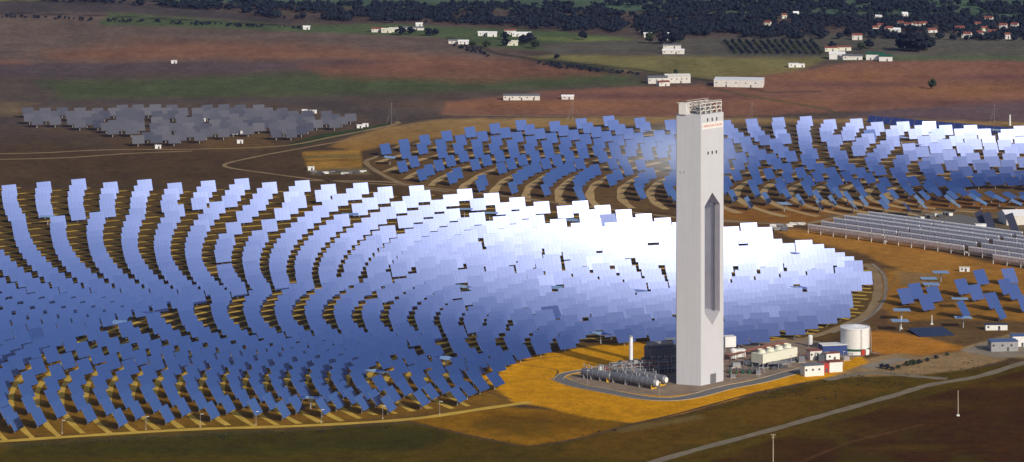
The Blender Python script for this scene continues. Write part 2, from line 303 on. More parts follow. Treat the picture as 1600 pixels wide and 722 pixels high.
def ground():
    pxs = np.concatenate([[-9000, -3000, -900], np.arange(-260, 1861, 3.6), [2500, 5000, 11000]])
    pys = np.concatenate([[-492, -480, -440, -360, -260, -180, -130, -95, -70], np.arange(-50, 770, 2.), [800, 900, 1100, 1600, 2600, 5000]])
    PX, PY = np.meshgrid(pxs, pys)
    Y = F * H / (PY - Y0); X = (PX - 800) * Y / F; Z = terr_np(X, Y)
    n, m = PX.shape
    me = bpy.data.meshes.new('ground'); me.vertices.add(n * m)
    me.vertices.foreach_set('co', np.stack([X, Y, Z], -1).astype(np.float32).ravel())
    i = np.arange((n - 1) * m).reshape(n - 1, m)[:, :-1].ravel()
    q = np.stack([i + m, i + m + 1, i + 1, i], -1).astype(np.int32); k = len(q)
    me.loops.add(4 * k); me.loops.foreach_set('vertex_index', q.ravel())
    me.polygons.add(k); me.polygons.foreach_set('loop_start', np.arange(0, 4 * k, 4, dtype=np.int32))
    me.update(calc_edges=True); me.validate()
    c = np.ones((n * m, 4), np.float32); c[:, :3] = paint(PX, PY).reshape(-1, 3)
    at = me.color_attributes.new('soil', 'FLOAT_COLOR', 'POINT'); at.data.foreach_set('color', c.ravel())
    a = bpy.data.materials.new('soil_and_grass'); a.use_nodes = True; t = a.node_tree; b = t.nodes['Principled BSDF']
    b.inputs['Roughness'].default_value = .95; b.inputs['Specular IOR Level'].default_value = 0
    va = t.nodes.new('ShaderNodeVertexColor'); va.layer_name = 'soil'; tc = t.nodes.new('ShaderNodeTexCoord')
    prev = va.outputs[0]
    for sc_, amp in ((.55, .26), (.11, .2), (.02, .12)):
        nn = t.nodes.new('ShaderNodeTexNoise'); nn.inputs['Scale'].default_value = sc_; nn.inputs['Detail'].default_value = 4; nn.inputs['Roughness'].default_value = .65
        t.links.new(tc.outputs['Object'], nn.inputs['Vector'])
        mr = t.nodes.new('ShaderNodeMapRange'); mr.inputs[1].default_value = .3; mr.inputs[2].default_value = .7; mr.inputs[3].default_value = 1 - amp; mr.inputs[4].default_value = 1 + amp
        t.links.new(nn.outputs[0], mr.inputs[0])
        sm = t.nodes.new('ShaderNodeVectorMath'); sm.operation = 'SCALE'; t.links.new(prev, sm.inputs[0]); t.links.new(mr.outputs[0], sm.inputs['Scale']); prev = sm.outputs[0]
    t.links.new(prev, b.inputs['Base Color'])
    nb = t.nodes.new('ShaderNodeTexNoise'); nb.inputs['Scale'].default_value = .25; nb.inputs['Detail'].default_value = 6; t.links.new(tc.outputs['Object'], nb.inputs['Vector'])
    bp = t.nodes.new('ShaderNodeBump'); bp.inputs['Strength'].default_value = .5; bp.inputs['Distance'].default_value = .5
    t.links.new(nb.outputs[0], bp.inputs['Height']); t.links.new(bp.outputs[0], b.inputs['Normal'])
    me.materials.append(a); struct(link('ground', me))
ground()
# ------------------------------------------------------------------ roads and tracks, thin sheets above the ground
def smooth(pts, k=6):
    out = []
    for i in range(len(pts) - 1):
        p0, p1, p2, p3 = pts[max(i - 1, 0)], pts[i], pts[i + 1], pts[min(i + 2, len(pts) - 1)]
        for j in range(k):
            t = j / k
            out.append(.5 * ((2 * p1) + (p2 - p0) * t + (2 * p0 - 5 * p1 + 4 * p2 - p3) * t * t + (3 * p1 - p0 - 3 * p2 + p3) * t ** 3))
    return out + [pts[-1]]
def ribbon(mb, pts, wd, z, mi=0, side=0., thick=0.):
    L = []; R = []
    for i, p in enumerate(pts):
        d = (pts[min(i + 1, len(pts) - 1)] - pts[max(i - 1, 0)]); d.z = 0; d.normalize(); nn = Vector((-d.y, d.x, 0))
        j = 1 + .12 * math.sin(i * 1.7) * (thick == 0)
        L.append(p + nn * (side + wd / 2 * j)); R.append(p + nn * (side - wd / 2 * j))
    for i in range(len(pts) - 1):
        a, b, c, d = L[i], R[i], R[i + 1], L[i + 1]
        q = [Vector((v.x, v.y, terr(v.x, v.y) + z)) for v in (a, b, c, d)]
        mb.add(q, [(0, 1, 2, 3)], mi)
        if thick:
            lo = [v - Vector((0, 0, thick)) for v in q]
            mb.add([q[0], q[3], lo[3], lo[0]], [(0, 1, 2, 3)], mi); mb.add([q[1], q[2], lo[2], lo[1]], [(3, 2, 1, 0)], mi)
def road(name, pts, wd, m, z=.04, kerb=False):
    g = smooth([G(*p) for p in pts]); mb = MB(); ribbon(mb, g, wd, z); o = struct(mb.build(name, m))
    if kerb:
        kb = MB(); ribbon(kb, g, .5, z + .14, 0, wd / 2 + .25, .2); ribbon(kb, g, .5, z + .14, 0, -wd / 2 - .25, .2); struct(kb.build('kerb', 'kerb'))
    return o
road('perimeter_track', [(-60, 694), (100, 683), (300, 671), (480, 665), (640, 655), (760, 638), (830, 628)], 6, 'track')
road('gravel_road', [(960, 740), (1080, 705), (1200, 673), (1300, 645), (1400, 617), (1450, 602), (1530, 588), (1600, 567), (1720, 538)], 6.5, 'gravelroad')
road('gravel_road', [(1290, 594), (1360, 582), (1430, 588), (1480, 592)], 7, 'gravelroad', .03)
road('service_road', [(872, 593), (884, 584), (930, 576), (1000, 562)], 5, 'asphalt', .07, True)
road('service_road', [(870, 591), (900, 602), (945, 611), (1000, 621), (1045, 624), (1085, 619), (1135, 606), (1190, 595), (1250, 579), (1310, 566)], 9, 'asphalt', .1, True)
road('loop_road', [(1350, 412), (1366, 424), (1372, 445), (1368, 470), (1352, 492), (1310, 512), (1262, 528), (1180, 545)], 6, 'fartrack')
road('loop_road', [(1362, 412), (1380, 428), (1384, 452), (1376, 478), (1350, 500), (1300, 520)], 2.5, 'pad', .03)
road('dirt_road', [(-60, 241), (60, 239), (170, 234), (310, 233), (440, 228), (520, 214), (614, 195), (620, 190)], 5, 'fartrack')
road('dirt_road', [(-60, 250), (90, 247), (200, 240), (300, 236)], 5, 'fartrack', .03)
road('dirt_road', [(570, 214), (470, 232), (400, 245), (350, 259), (420, 271), (520, 283), (640, 290)], 4, 'fartrack')
road('dirt_road', [(470, 282), (600, 284), (660, 292), (800, 308), (960, 328), (1100, 344), (1260, 352)], 6, 'fartrack')
road('dirt_road', [(640, 220), (590, 244), (572, 254), (600, 274), (640, 290), (700, 300)], 5, 'fartrack', .03)
road('dirt_road', [(690, 178), (800, 181), (960, 182), (1100, 185), (1400, 190), (1620, 205)], 4, 'fartrack')
road('dirt_road', [(1130, 344), (1250, 350), (1330, 336), (1460, 330), (1620, 322)], 6, 'fartrack', .03)
road('ditch', [(640, 660), (700, 673), (760, 686), (824, 697), (900, 686), (985, 664), (1060, 646), (1180, 614), (1260, 598)], 2.2, 'ditch')
road('ditch', [(765, 592), (756, 600), (762, 612), (800, 624)], 1.2, 'ditch')
road('ditch', [(800, 566), (830, 572), (870, 578), (866, 590)], .9, 'ditch')
road('ditch', [(776, 580), (792, 572), (830, 562), (880, 556)], 1.0, 'ditch', .05)
yp = [(886, 588), (930, 579), (1000, 564), (1050, 545), (1135, 540), (1250, 527), (1330, 545), (1352, 556), (1310, 562), (1250, 574), (1190, 590), (1135, 601), (1085, 614), (1045, 619), (1000, 616), (945, 607), (900, 597)]
g = [G(*p) for p in yp]; struct(MB().add([v + Vector((0, 0, .02)) for v in g], [tuple(range(len(g) - 1, -1, -1))]).build('gravel_yard', 'yard'))
for q, m_, z in (([(1340, 573), (1400, 558), (1425, 561), (1365, 578)], 'pad', .03), ([(1440, 345), (1500, 335), (1545, 345), (1530, 360), (1470, 352)], 'asphalt', .02), ([(1500, 548), (1560, 528), (1660, 532), (1640, 552), (1560, 560)], 'pad', .02)):
    g = [G(*p) for p in q]; struct(MB().add([v + Vector((0, 0, z)) for v in g], [tuple(range(len(g) - 1, -1, -1)) if (g[1] - g[0]).cross(g[2] - g[0]).z < 0 else tuple(range(len(g)))]).build('concrete_pad', m_))
# ------------------------------------------------------------------ heliostats
MW, MH, PH = 12.84, 9.45, 5.7
def panel_mb(mb, c, u, w_, n, nx=4, ny=7, W=MW, Hh=MH, cant=True, gap=.028):
    fx, fy = W / nx, Hh / ny
    for i in range(nx):
        for j in range(ny):
            x0 = -W / 2 + i * fx + gap; x1 = x0 + fx - 2 * gap; y0 = -Hh / 2 + j * fy + gap * .6; y1 = y0 + fy - 1.2 * gap
            cx, cy = (x0 + x1) / 2, (y0 + y1) / 2; ta, tb = (-cx * .0012, -cy * .0012) if cant else (0, 0)
            mb.add([c + u * x + w_ * y + n * (.03 - (x - cx) * ta - (y - cy) * tb) for x, y in ((x0, y0), (x1, y0), (x1, y1), (x0, y1))], [(0, 1, 2, 3)], 0)
    a, b = W / 2, Hh / 2
    vs = [c + u * x + w_ * y + n * z for z in (-.08, 0) for x, y in ((-a, -b), (a, -b), (a, b), (-a, b))]
    mb.add(vs, [(3, 2, 1, 0), (0, 1, 5, 4), (1, 2, 6, 5), (2, 3, 7, 6), (3, 0, 4, 7)], 1); mb.add(vs[4:], [(0, 1, 2, 3)], 2)
def frame_mb(mb, c, u, w_, n, mi=0, lite=False, W=MW, Hh=MH):
    R = Matrix((u, w_, n)).transposed()
    mb.box(c - n * .75, (W * .88, .5, .5), mi=mi, Mx=R)
    if not lite:
        for x in (-.42, -.16, .16, .42):
            mb.box(c + u * x * W - n * .3, (.14, Hh * .94, .4), mi=mi, Mx=R)
def ped_mb(mb, b, mi=0, h=PH):
    mb.cyl(b, b + Vector((0, 0, h - .6)), .42, .32, 8, mi); mb.box(b + Vector((0, 0, h - .45)), (.9, .9, .9), mi=mi)
X_, Y_, Z_ = Vector((1, 0, 0)), Vector((0, 1, 0)), Vector((0, 0, 1)); O_ = Vector((0, 0, 0))
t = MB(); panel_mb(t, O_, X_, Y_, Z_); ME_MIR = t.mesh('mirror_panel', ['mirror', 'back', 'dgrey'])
t = MB(); frame_mb(t, O_, X_, Y_, Z_); ME_FRM = t.mesh('support_frame', 'steel')
t = MB(); ped_mb(t, O_); ME_PED = t.mesh('pedestal', 'steel')
TOW = G(1095, 603) + Vector((0, 10, 0))
C2 = Vector((394, 2829, 0))
def lerp_tab(xs, ys):
    def f(R):
        if R <= xs[0]: return ys[0]
        if R >= xs[-1]: return ys[-1]
        k = bisect.bisect(xs, R) - 1
        return ys[k] + (ys[k + 1] - ys[k]) * (R - xs[k]) / (xs[k + 1] - xs[k])
    return f
def rings(R0, a, b, sp):
    out = []; R = R0
    while R > a: out.append(R); R -= sp(R)
    out = out[::-1]; R = R0 + sp(R0)
    while R < b: out.append(R); R += sp(R)
    return out
def field(cen, radii, zones, poly, ph):
    out = []
    for i, R in enumerate(radii):
        d = rd([q[1] for q in zones if R < q[0]][0]); p0 = rd(ph(R)); off = (.5 * d if (len(radii) - i) % 2 else 0) + p0; n = int(2 * math.pi / d) + 2
        for j in range(-n, n + 1):
            a = off + j * d
            if not (0 < a <= 2 * math.pi): continue
            p = Vector((cen[0] + R * math.cos(a), cen[1] + R * math.sin(a), 0))
            if p.y < 1200: continue
            q = P(p)
            if inpoly(q[0], q[1], poly): out.append((p, i, a, R, q))
    return out
POLY1 = [(-200, 302), (20, 302), (60, 297), (210, 296), (420, 300), (640, 306), (700, 314), (760, 315), (870, 330), (960, 340), (1050, 355), (1130, 362), (1200, 368), (1260, 393), (1345, 420), (1350, 455), (1330, 480), (1310, 505), (1270, 520), (1230, 536), (1150, 545), (1060, 542), (920, 542), (860, 556), (800, 576), (765, 596), (785, 622), (700, 640), (600, 648), (500, 655), (400, 660), (300, 664), (200, 668), (100, 674), (30, 683), (-200, 700)]
sp1 = lerp_tab([100, 250, 385, 500, 600, 690, 740, 950], [10.8, 12, 14.0, 17.8, 21.3, 25, 27, 30.5])
r1 = rings(733, 75, 1150, sp1)
F1 = field(TOW, r1, [(195, 10), (395, 5.3), (740, 2.65), (9999, 1.95)], POLY1, lambda R: 121.8 if R > 740 else 129.5)
POLY2 = [(586, 250), (650, 222), (800, 205), (940, 198), (1060, 200), (1140, 200), (1225, 198), (1370, 202), (1500, 208), (1700, 222), (1700, 330), (1600, 330), (1400, 338), (1250, 340), (1140, 333), (1060, 328), (950, 325), (840, 318), (700, 300), (600, 270)]
r2 = rings(448, 30, 1000, lambda R: 17 + 10.5 * min(1, R / 450))
F2 = [q for q in field(C2, r2, [(120, 20), (230, 10), (330, 5.6), (600, 3.5), (9999, 2.6)], POLY2, lambda R: 160)]
# the unplanted access lanes of the second field (left part: every other slot still without a mirror)
F2 = [q for q in F2 if not (q[4][0] < 1040 and q[4][1] > 250 and NR.rand() < .22 + .3 * (q[4][1] > 292))]
# tracks: one beside every ring
def tracks(name, cen, radii, poly, wd, off, m, mar, grow=None):
    mb = MB()
    for i, R in enumerate(radii):
        sp = (radii[i] - radii[i - 1]) if i else 11
        Rt = R - off(sp); da = 7.0 / Rt; n = int(2 * math.pi / da); ang = [k * 2 * math.pi / n for k in range(n + 1)]
        ok = []
        for a in ang:
            x, y = cen[0] + Rt * math.cos(a), cen[1] + Rt * math.sin(a); ok.append(y > 1200 and inpoly(*P((x, y, 0)), poly))
        for k in range(n):
            if ok[k] and ok[k + 1]:
                w0 = wd * (1 + .18 * math.sin(k * .7 + i)); w1 = wd * (1 + .18 * math.sin((k + 1) * .7 + i)); a, b = ang[k], ang[k + 1]
                mb.add([(cen[0] + r * math.cos(t_), cen[1] + r * math.sin(t_), .02) for r, t_ in ((Rt - w0 / 2, a), (Rt + w0 / 2, a), (Rt + w1 / 2, b), (Rt - w1 / 2, b))], [(0, 1, 2, 3)])
    struct(mb.build(name, m))
grow1 = [(-200, 298), (60, 292), (420, 296), (640, 301), (870, 325), (960, 334), (1050, 350), (1200, 364), (1265, 386), (1360, 412), (1366, 455), (1345, 492), (1240, 538), (1060, 548), (920, 548), (800, 580), (768, 598), (810, 628), (480, 664), (300, 669), (-200, 704)]
tracks('field_track', TOW, [r for r in r1 if r > 150], grow1, 3.6, lambda s: s * .42, 'track', 0)
tracks('field_track', C2, [r for r in r2 if r > 90], POLY2, 6.5, lambda s: s * .42, 'tracklight', 0)
def aim_basis(p, aim, jit=.25, dirn=None):
    c = p + Vector((0, 0, PH))
    n = Vector(dirn).normalized() if dirn else ((aim - c).normalized() + SUN).normalized()
    e = (n + Vector((random.gauss(0, 1), random.gauss(0, 1), random.gauss(0, 1))) * rd(jit)).normalized()
    u = Z_.cross(e); u = u.normalized() if u.length > .05 else X_; return e, u, e.cross(u)
STOW = [(600, 592), (500, 642), (703, 574), (232, 507), (545, 352), (725, 338), (757, 346), (725, 463), (875, 470), (920, 541), (1242, 404), (1256, 472), (186, 524), (64, 356), (1000, 470), (890, 352)]
OFFA = [(50, 532), (945, 356), (870, 503), (760, 640)]
def nearest(lst, q): return min(range(len(lst)), key=lambda i: (lst[i][4][0] - q[0]) ** 2 + 4 * (lst[i][4][1] - q[1]) ** 2)
stow = {nearest(F1, q) for q in STOW}; offa = {nearest(F1, q) for q in OFFA}
holes = set()
for _ in range(26):
    holes.add(nearest(F1, (random.uniform(300, 1300), random.uniform(340, 520))))
holes -= stow | offa
inframe = [i for i in range(len(F1)) if -12 < F1[i][4][0] < 1612 and i not in holes]
inframe.sort(key=lambda i: F1[i][0].length)
solo = set(inframe[:290]); solo |= set(sorted(stow)[:0])
AIM1 = TOW + Vector((0, 0, 150)); AIM2 = C2 + Vector((0, 0, 110))
ringcount = {}
order = sorted(range(len(F1)), key=lambda i: (F1[i][1], -F1[i][2]))
rank = {}
for i in order:
    if i in holes or i not in inframe: continue
    ringcount[F1[i][1]] = ringcount.get(F1[i][1], 0) + 1; rank[i] = ringcount[F1[i][1]]
used_r = sorted({F1[i][1] for i in range(len(F1))}); rno = {r: k + 1 for k, r in enumerate(used_r)}
GRP = 'mirror heliostats ranked in arcs round the tall tower'
rest = MB()
def orient1(i):
    p = F1[i][0]
    if i in stow: return aim_basis(p, None, 1.5, (.05, .03, 1))
    if i in offa: return aim_basis(p, AIM1, .3, tuple(((AIM1 - p).normalized() + SUN).normalized() + Vector((.05, -.02, .16))))
    return aim_basis(p, AIM1, .7 if random.random() < .12 else .3)
for i in range(len(F1)):
    if i in holes: continue
    p = F1[i][0]; n, u, w_ = orient1(i)
    if i in solo:
        k, m_ = rno[F1[i][1]], rank[i]
        if i in stow: lab = f'heliostat lying flat as a pale plate, {ordn(k)} arc from the tower, {ordn(m_)} from front left'
        elif i in offa: lab = f'darker off-tilt heliostat, {ordn(k)} arc out from the tower, {ordn(m_)} from its front left end'
        else: lab = f'blue mirror heliostat, {ordn(k)} arc out from the tower, {ordn(m_)} from its front left end'
        th = thing('heliostat', p, lab, 'heliostat', GRP)
        R = Matrix((u, w_, n)).transposed().to_4x4(); R.translation = Vector((0, 0, PH)) + n * .75
        link('mirror_panel', ME_MIR, th, R); link('support_frame', ME_FRM, th, R); link('pedestal', ME_PED, th)
    else:
        c = p + Vector((0, 0, PH)) + n * .75
        panel_mb(rest, c, u, w_, n, 4, 7); frame_mb(rest, c, u, w_, n, 1, True); ped_mb(rest, p, 1)
for (p, i, a, R, q) in F2:
    s = random.random()
    if s < .012: n, u, w_ = aim_basis(p, None, 1.5, (.05, .03, 1))
    elif s < .05 and q[0] > 1040: n, u, w_ = aim_basis(p, AIM2, 4)
    else: n, u, w_ = aim_basis(p, AIM2, .4)
    c = p + Vector((0, 0, PH)) + n * .75
    panel_mb(rest, c, u, w_, n, 2, 3); frame_mb(rest, c, u, w_, n, 1, True); ped_mb(rest, p, 1)
o = rest.build('distant_heliostats', ['mirror', 'back', 'dgrey'])
stuff(o, 'the many farther mirror heliostats filling both fields, blue paling to white', 'heliostats')
print('COUNTS', len(F1), len(F2), len(solo))
# ------------------------------------------------------------------ photovoltaic trackers, far left and at the right
PW, PHh = 11.2, 7.6
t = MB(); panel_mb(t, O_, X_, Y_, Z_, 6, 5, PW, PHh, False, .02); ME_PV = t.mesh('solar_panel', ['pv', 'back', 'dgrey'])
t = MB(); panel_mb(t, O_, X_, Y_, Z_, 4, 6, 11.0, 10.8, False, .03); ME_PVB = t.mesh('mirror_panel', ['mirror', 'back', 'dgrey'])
t = MB(); frame_mb(t, O_, X_, Y_, Z_, 0, True, PW, PHh); ME_PF = t.mesh('support_frame', 'steel')
PVP = [(30, 184), (90, 181), (160, 180), (300, 176), (420, 176), (440, 184), (520, 188), (560, 192), (556, 202), (500, 206), (470, 214), (455, 222), (400, 218), (372, 214), (320, 226), (300, 226), (292, 228), (215, 231), (204, 222), (165, 212), (120, 206), (40, 198)]
row = 0; y = 179.5; npv = 0; pvs = []
while y < 232:
    x = 32 + (row % 2) * 13
    while x < 575:
        if inpoly(x, y, PVP) and random.random() > .1: pvs.append((x + random.uniform(-2, 2), y + random.uniform(-.5, .5), row))
        x += 26.5
    row += 1; y += 4.9
rowpos = {}
for (x, y, r) in pvs:
    rowpos[r] = rowpos.get(r, 0) + 1
    p = G(x, y)
    th = thing('solar_tracker', p, f'grey photovoltaic tracker, {ordn(r + 1)} row from the back of the far-left array, {ordn(rowpos[r])} from left', 'solar tracker', 'grey solar trackers of the far left array')
    n, u, w_ = aim_basis(p, None, 3.5, tuple(SUN + Vector((-.12, -.1, -.1))))
    R = Matrix((u, w_, n)).transposed().to_4x4(); R.translation = Vector((0, 0, 5.9)) + n * .75
    link('solar_panel', ME_PV, th, R); link('support_frame', ME_PF, th, R); link('pedestal', ME_PED, th)
TR = [(1414, 463, 0), (1431, 455, 0), (1459, 460, 0), (1446.5, 473, 0), (1503, 448, 0), (1532, 433, 0), (1524, 457, 0), (1577, 431, 2), (1571, 448, 0), (1584, 456, 0), (1550, 470, 0), (1561, 487, 3), (1504, 483, 3), (1601, 474, 0),
      (1470, 427, 1), (1451, 437, 1), (1455, 446, 1), (1500, 469, 1), (1409, 487, 1), (1505, 499, 1), (1406, 504, 1)]
wh = ['beside the loop road', 'just right of the leftmost one', 'in the middle of the left cluster', 'lowest of the left cluster', 'left of the paired panels', 'topmost of the middle cluster', 'lower one of the middle pair', 'at the top right',
      'behind the rightmost pair', 'lowest of the right cluster', 'above the white cabin', 'turned narrow, above the white cabin', 'turned narrow, alone in the middle', 'cut by the right edge of the photo',
      'nearest the trough rows', 'on pale ground behind the left cluster', 'just behind the left cluster', 'between left and middle clusters', 'left beside the loop road', 'on a post at the front row', 'at the front left corner']
for k, ((x, y, fl), wt) in enumerate(zip(TR, wh)):
    b = G(x, y + (14 if fl != 1 else 13)); az = {0: 37, 2: 30, 3: 60}.get(fl, 0)
    d = (.03, .02, 1) if fl == 1 else (math.sin(rd(az)) * math.cos(rd(31)), -math.cos(rd(az)) * math.cos(rd(31)), math.sin(rd(31)))
    th = thing('test_heliostat', b, ('pale flat-lying mirror panel ' if fl == 1 else 'blue tilted mirror panel ') + wt, 'heliostat', 'mirror panels on the ochre test ground at right')
    n, u, w_ = aim_basis(b, None, .8, d); R = Matrix((u, w_, n)).transposed().to_4x4(); R.translation = Vector((0, 0, 5.9)) + n * .7
    link('mirror_panel', ME_PVB, th, R); link('support_frame', ME_FRM, th, Matrix.Translation(R.translation) @ R.to_3x3().to_4x4() @ Matrix.Diagonal((.7, 1, 1, 1))); link('pedestal', ME_PED, th)
# long blue array along the far edge of the second field
a0, a1 = G(1356, 191), G(1680, 219); dv = (a1 - a0); L = dv.length; ang = math.atan2(dv.y, dv.x); nseg = 26
R = Matrix.Rotation(ang, 3, 'Z') @ Matrix.Rotation(rd(48), 3, 'X')
t = MB(); seg = L / nseg; panel_mb(t, Vector((0, 0, 3.2)), R @ X_, R @ Y_, R @ Z_, 4, 3, seg * .96, 7.6, False, .1); ME_AR = t.mesh('panel_table', ['pvblue', 'back', 'dgrey'])
t = MB()
for s in (-.4, .4): t.cyl(R @ Vector((s * seg, -1, 0)) * 1 + Vector((0, 0, 0)), Vector((0, 0, 3.0)) + R @ Vector((s * seg, 0, 0)), .15, .15, 6)
ME_AL = t.mesh('support', 'steel')
for k in range(nseg):
    if a0.x + dv.x * k / nseg > 560: break
    th = thing('panel_row', a0 + dv * ((k + .5) / nseg), f'dark blue panel table along the far field edge, {ordn(k + 1)} from its left end', 'solar panels', 'dark blue panel tables behind the second field')
    link('panel_table', ME_AR, th); link('support', ME_AL, th)
# flat blue collector bed near the loop
b = G(1455, 521); R = Matrix.Rotation(rd(14), 3, 'Z') @ Matrix.Rotation(rd(4), 3, 'X')
th = thing('collector_bed', b, 'low dark blue collector array lying on the ground near the gravel pad', 'solar panels')
t = MB(); panel_mb(t, Vector((0, 0, 1.1)), R @ X_, R @ Y_, R @ Z_, 12, 4, 24, 22, False, .12); t.build('panel_table', ['pvdark', 'dgrey', 'dgrey'], th)
t = MB()
for x in (-9, 0, 9):
    for y in (-8, 0, 8): t.cyl((x, y, 0), (x, y, 1.0 + y * .05), .12, .12, 6)
t.build('support', 'steel', th)
# ------------------------------------------------------------------ parabolic troughs
rdir = (G(1418, 384) - G(1262, 362)); rdir.z = 0; rlen = rdir.length; rdir.normalize(); pdir = Vector((-rdir.y, rdir.x, 0))
if pdir.y < 0: pdir = -pdir
rz = math.atan2(rdir.y, rdir.x); MOD = 12.0
def trough_meshes(nm):
    a = MB(); b = MB(); c = MB(); Ln = nm * MOD; tilt = rd(52); W = 6.4; f_ = 1.7; K = 10
    def prof(t_, off=0.):
        x = -W / 2 + W * t_; z = x * x / (4 * f_) - .8 - off
        return Vector((0, x * math.cos(tilt) + z * math.sin(tilt), 3.6 + z * math.cos(tilt) - x * math.sin(tilt)))   # opens away from the viewer side
    for m_ in range(nm):
        x0 = m_ * MOD + .25; x1 = (m_ + 1) * MOD - .25
        for k in range(K):
            p, q = prof(k / K), prof((k + 1) / K); p2, q2 = prof(k / K, .12), prof((k + 1) / K, .12)
            a.add([(x0, p.y, p.z), (x1, p.y, p.z), (x1, q.y, q.z), (x0, q.y, q.z)], [(0, 1, 2, 3)], 0)
            a.add([(x0, p2.y, p2.z), (x1, p2.y, p2.z), (x1, q2.y, q2.z), (x0, q2.y, q2.z)], [(3, 2, 1, 0)], 1)
        for xx in (x0, x1, (x0 + x1) / 2, x0 * .75 + x1 * .25, x0 * .25 + x1 * .75):
            for k in range(K):
                p, q = prof(k / K, .16), prof((k + 1) / K, .16); a.cyl((xx, p.y, p.z), (xx, q.y, q.z), .08, .08, 4, 1, False)
        for t_ in (0., 1.):
            p = prof(t_); a.box(((x0 + x1) / 2, p.y, p.z), (x1 - x0, .9, .9), mi=2)  # rim made thick and white to paint in the bright top highlight
    fy, fz = prof(.5).y, prof(.5).z; fo = Vector((0, math.sin(tilt) * f_ * .95, math.cos(tilt) * f_ * .95))
    b.cyl((0, fy + fo.y, fz + fo.z), (Ln, fy + fo.y, fz + fo.z), .09, .09, 6)
    for m_ in range(nm + 1):
        c.cyl((m_ * MOD, fy - .3, 0), (m_ * MOD, fy - .1, fz + .1), .28, .2, 8)
    return a, b, c
cache = {}
def trough(p, nm, lab):
    if nm not in cache:
        a, b, c = trough_meshes(nm); cache[nm] = (a.mesh('trough_mirror', ['mirror', 'troughback', 'rim']), b.mesh('receiver_tube', 'steel'), c.mesh('pylons', 'white'))
    sgn = 0 if (Matrix.Rotation(rz, 3, 'Z') @ Y_).dot(pdir) > 0 else 1
    th = thing('parabolic_trough', p, lab, 'solar trough', 'parabolic troughs in parallel rows', rz)
    a, b, c = cache[nm]; link('trough_mirror', a, th); link('receiver_tube', b, th); link('pylons', c, th)
st0 = G(1264, 364)
starts = [(G(1264, 364), 0), (G(1285, 359), 0), (G(1304, 354), 0), (G(1321, 350), 0), (G(1341, 347), 0), (G(1358, 344), 0)]
for r, (s0, _) in enumerate(starts):
    x = 0; k = 0
    for nm in (6, 6, 6, 6, 6, 6):
        p = s0 + rdir * x
        if P(p)[0] > 1610 or (r == 0 and k > 3): break
        trough(p, nm, f'grey parabolic trough, {ordn(r + 1)} row from the front, {ordn(k + 1)} piece from its left end'); x += nm * MOD + (4 if k % 2 else 1.2); k += 1
s0 = G(1553, 412)
trough(s0, 6, 'grey parabolic trough set forward, alone in front at the right edge')
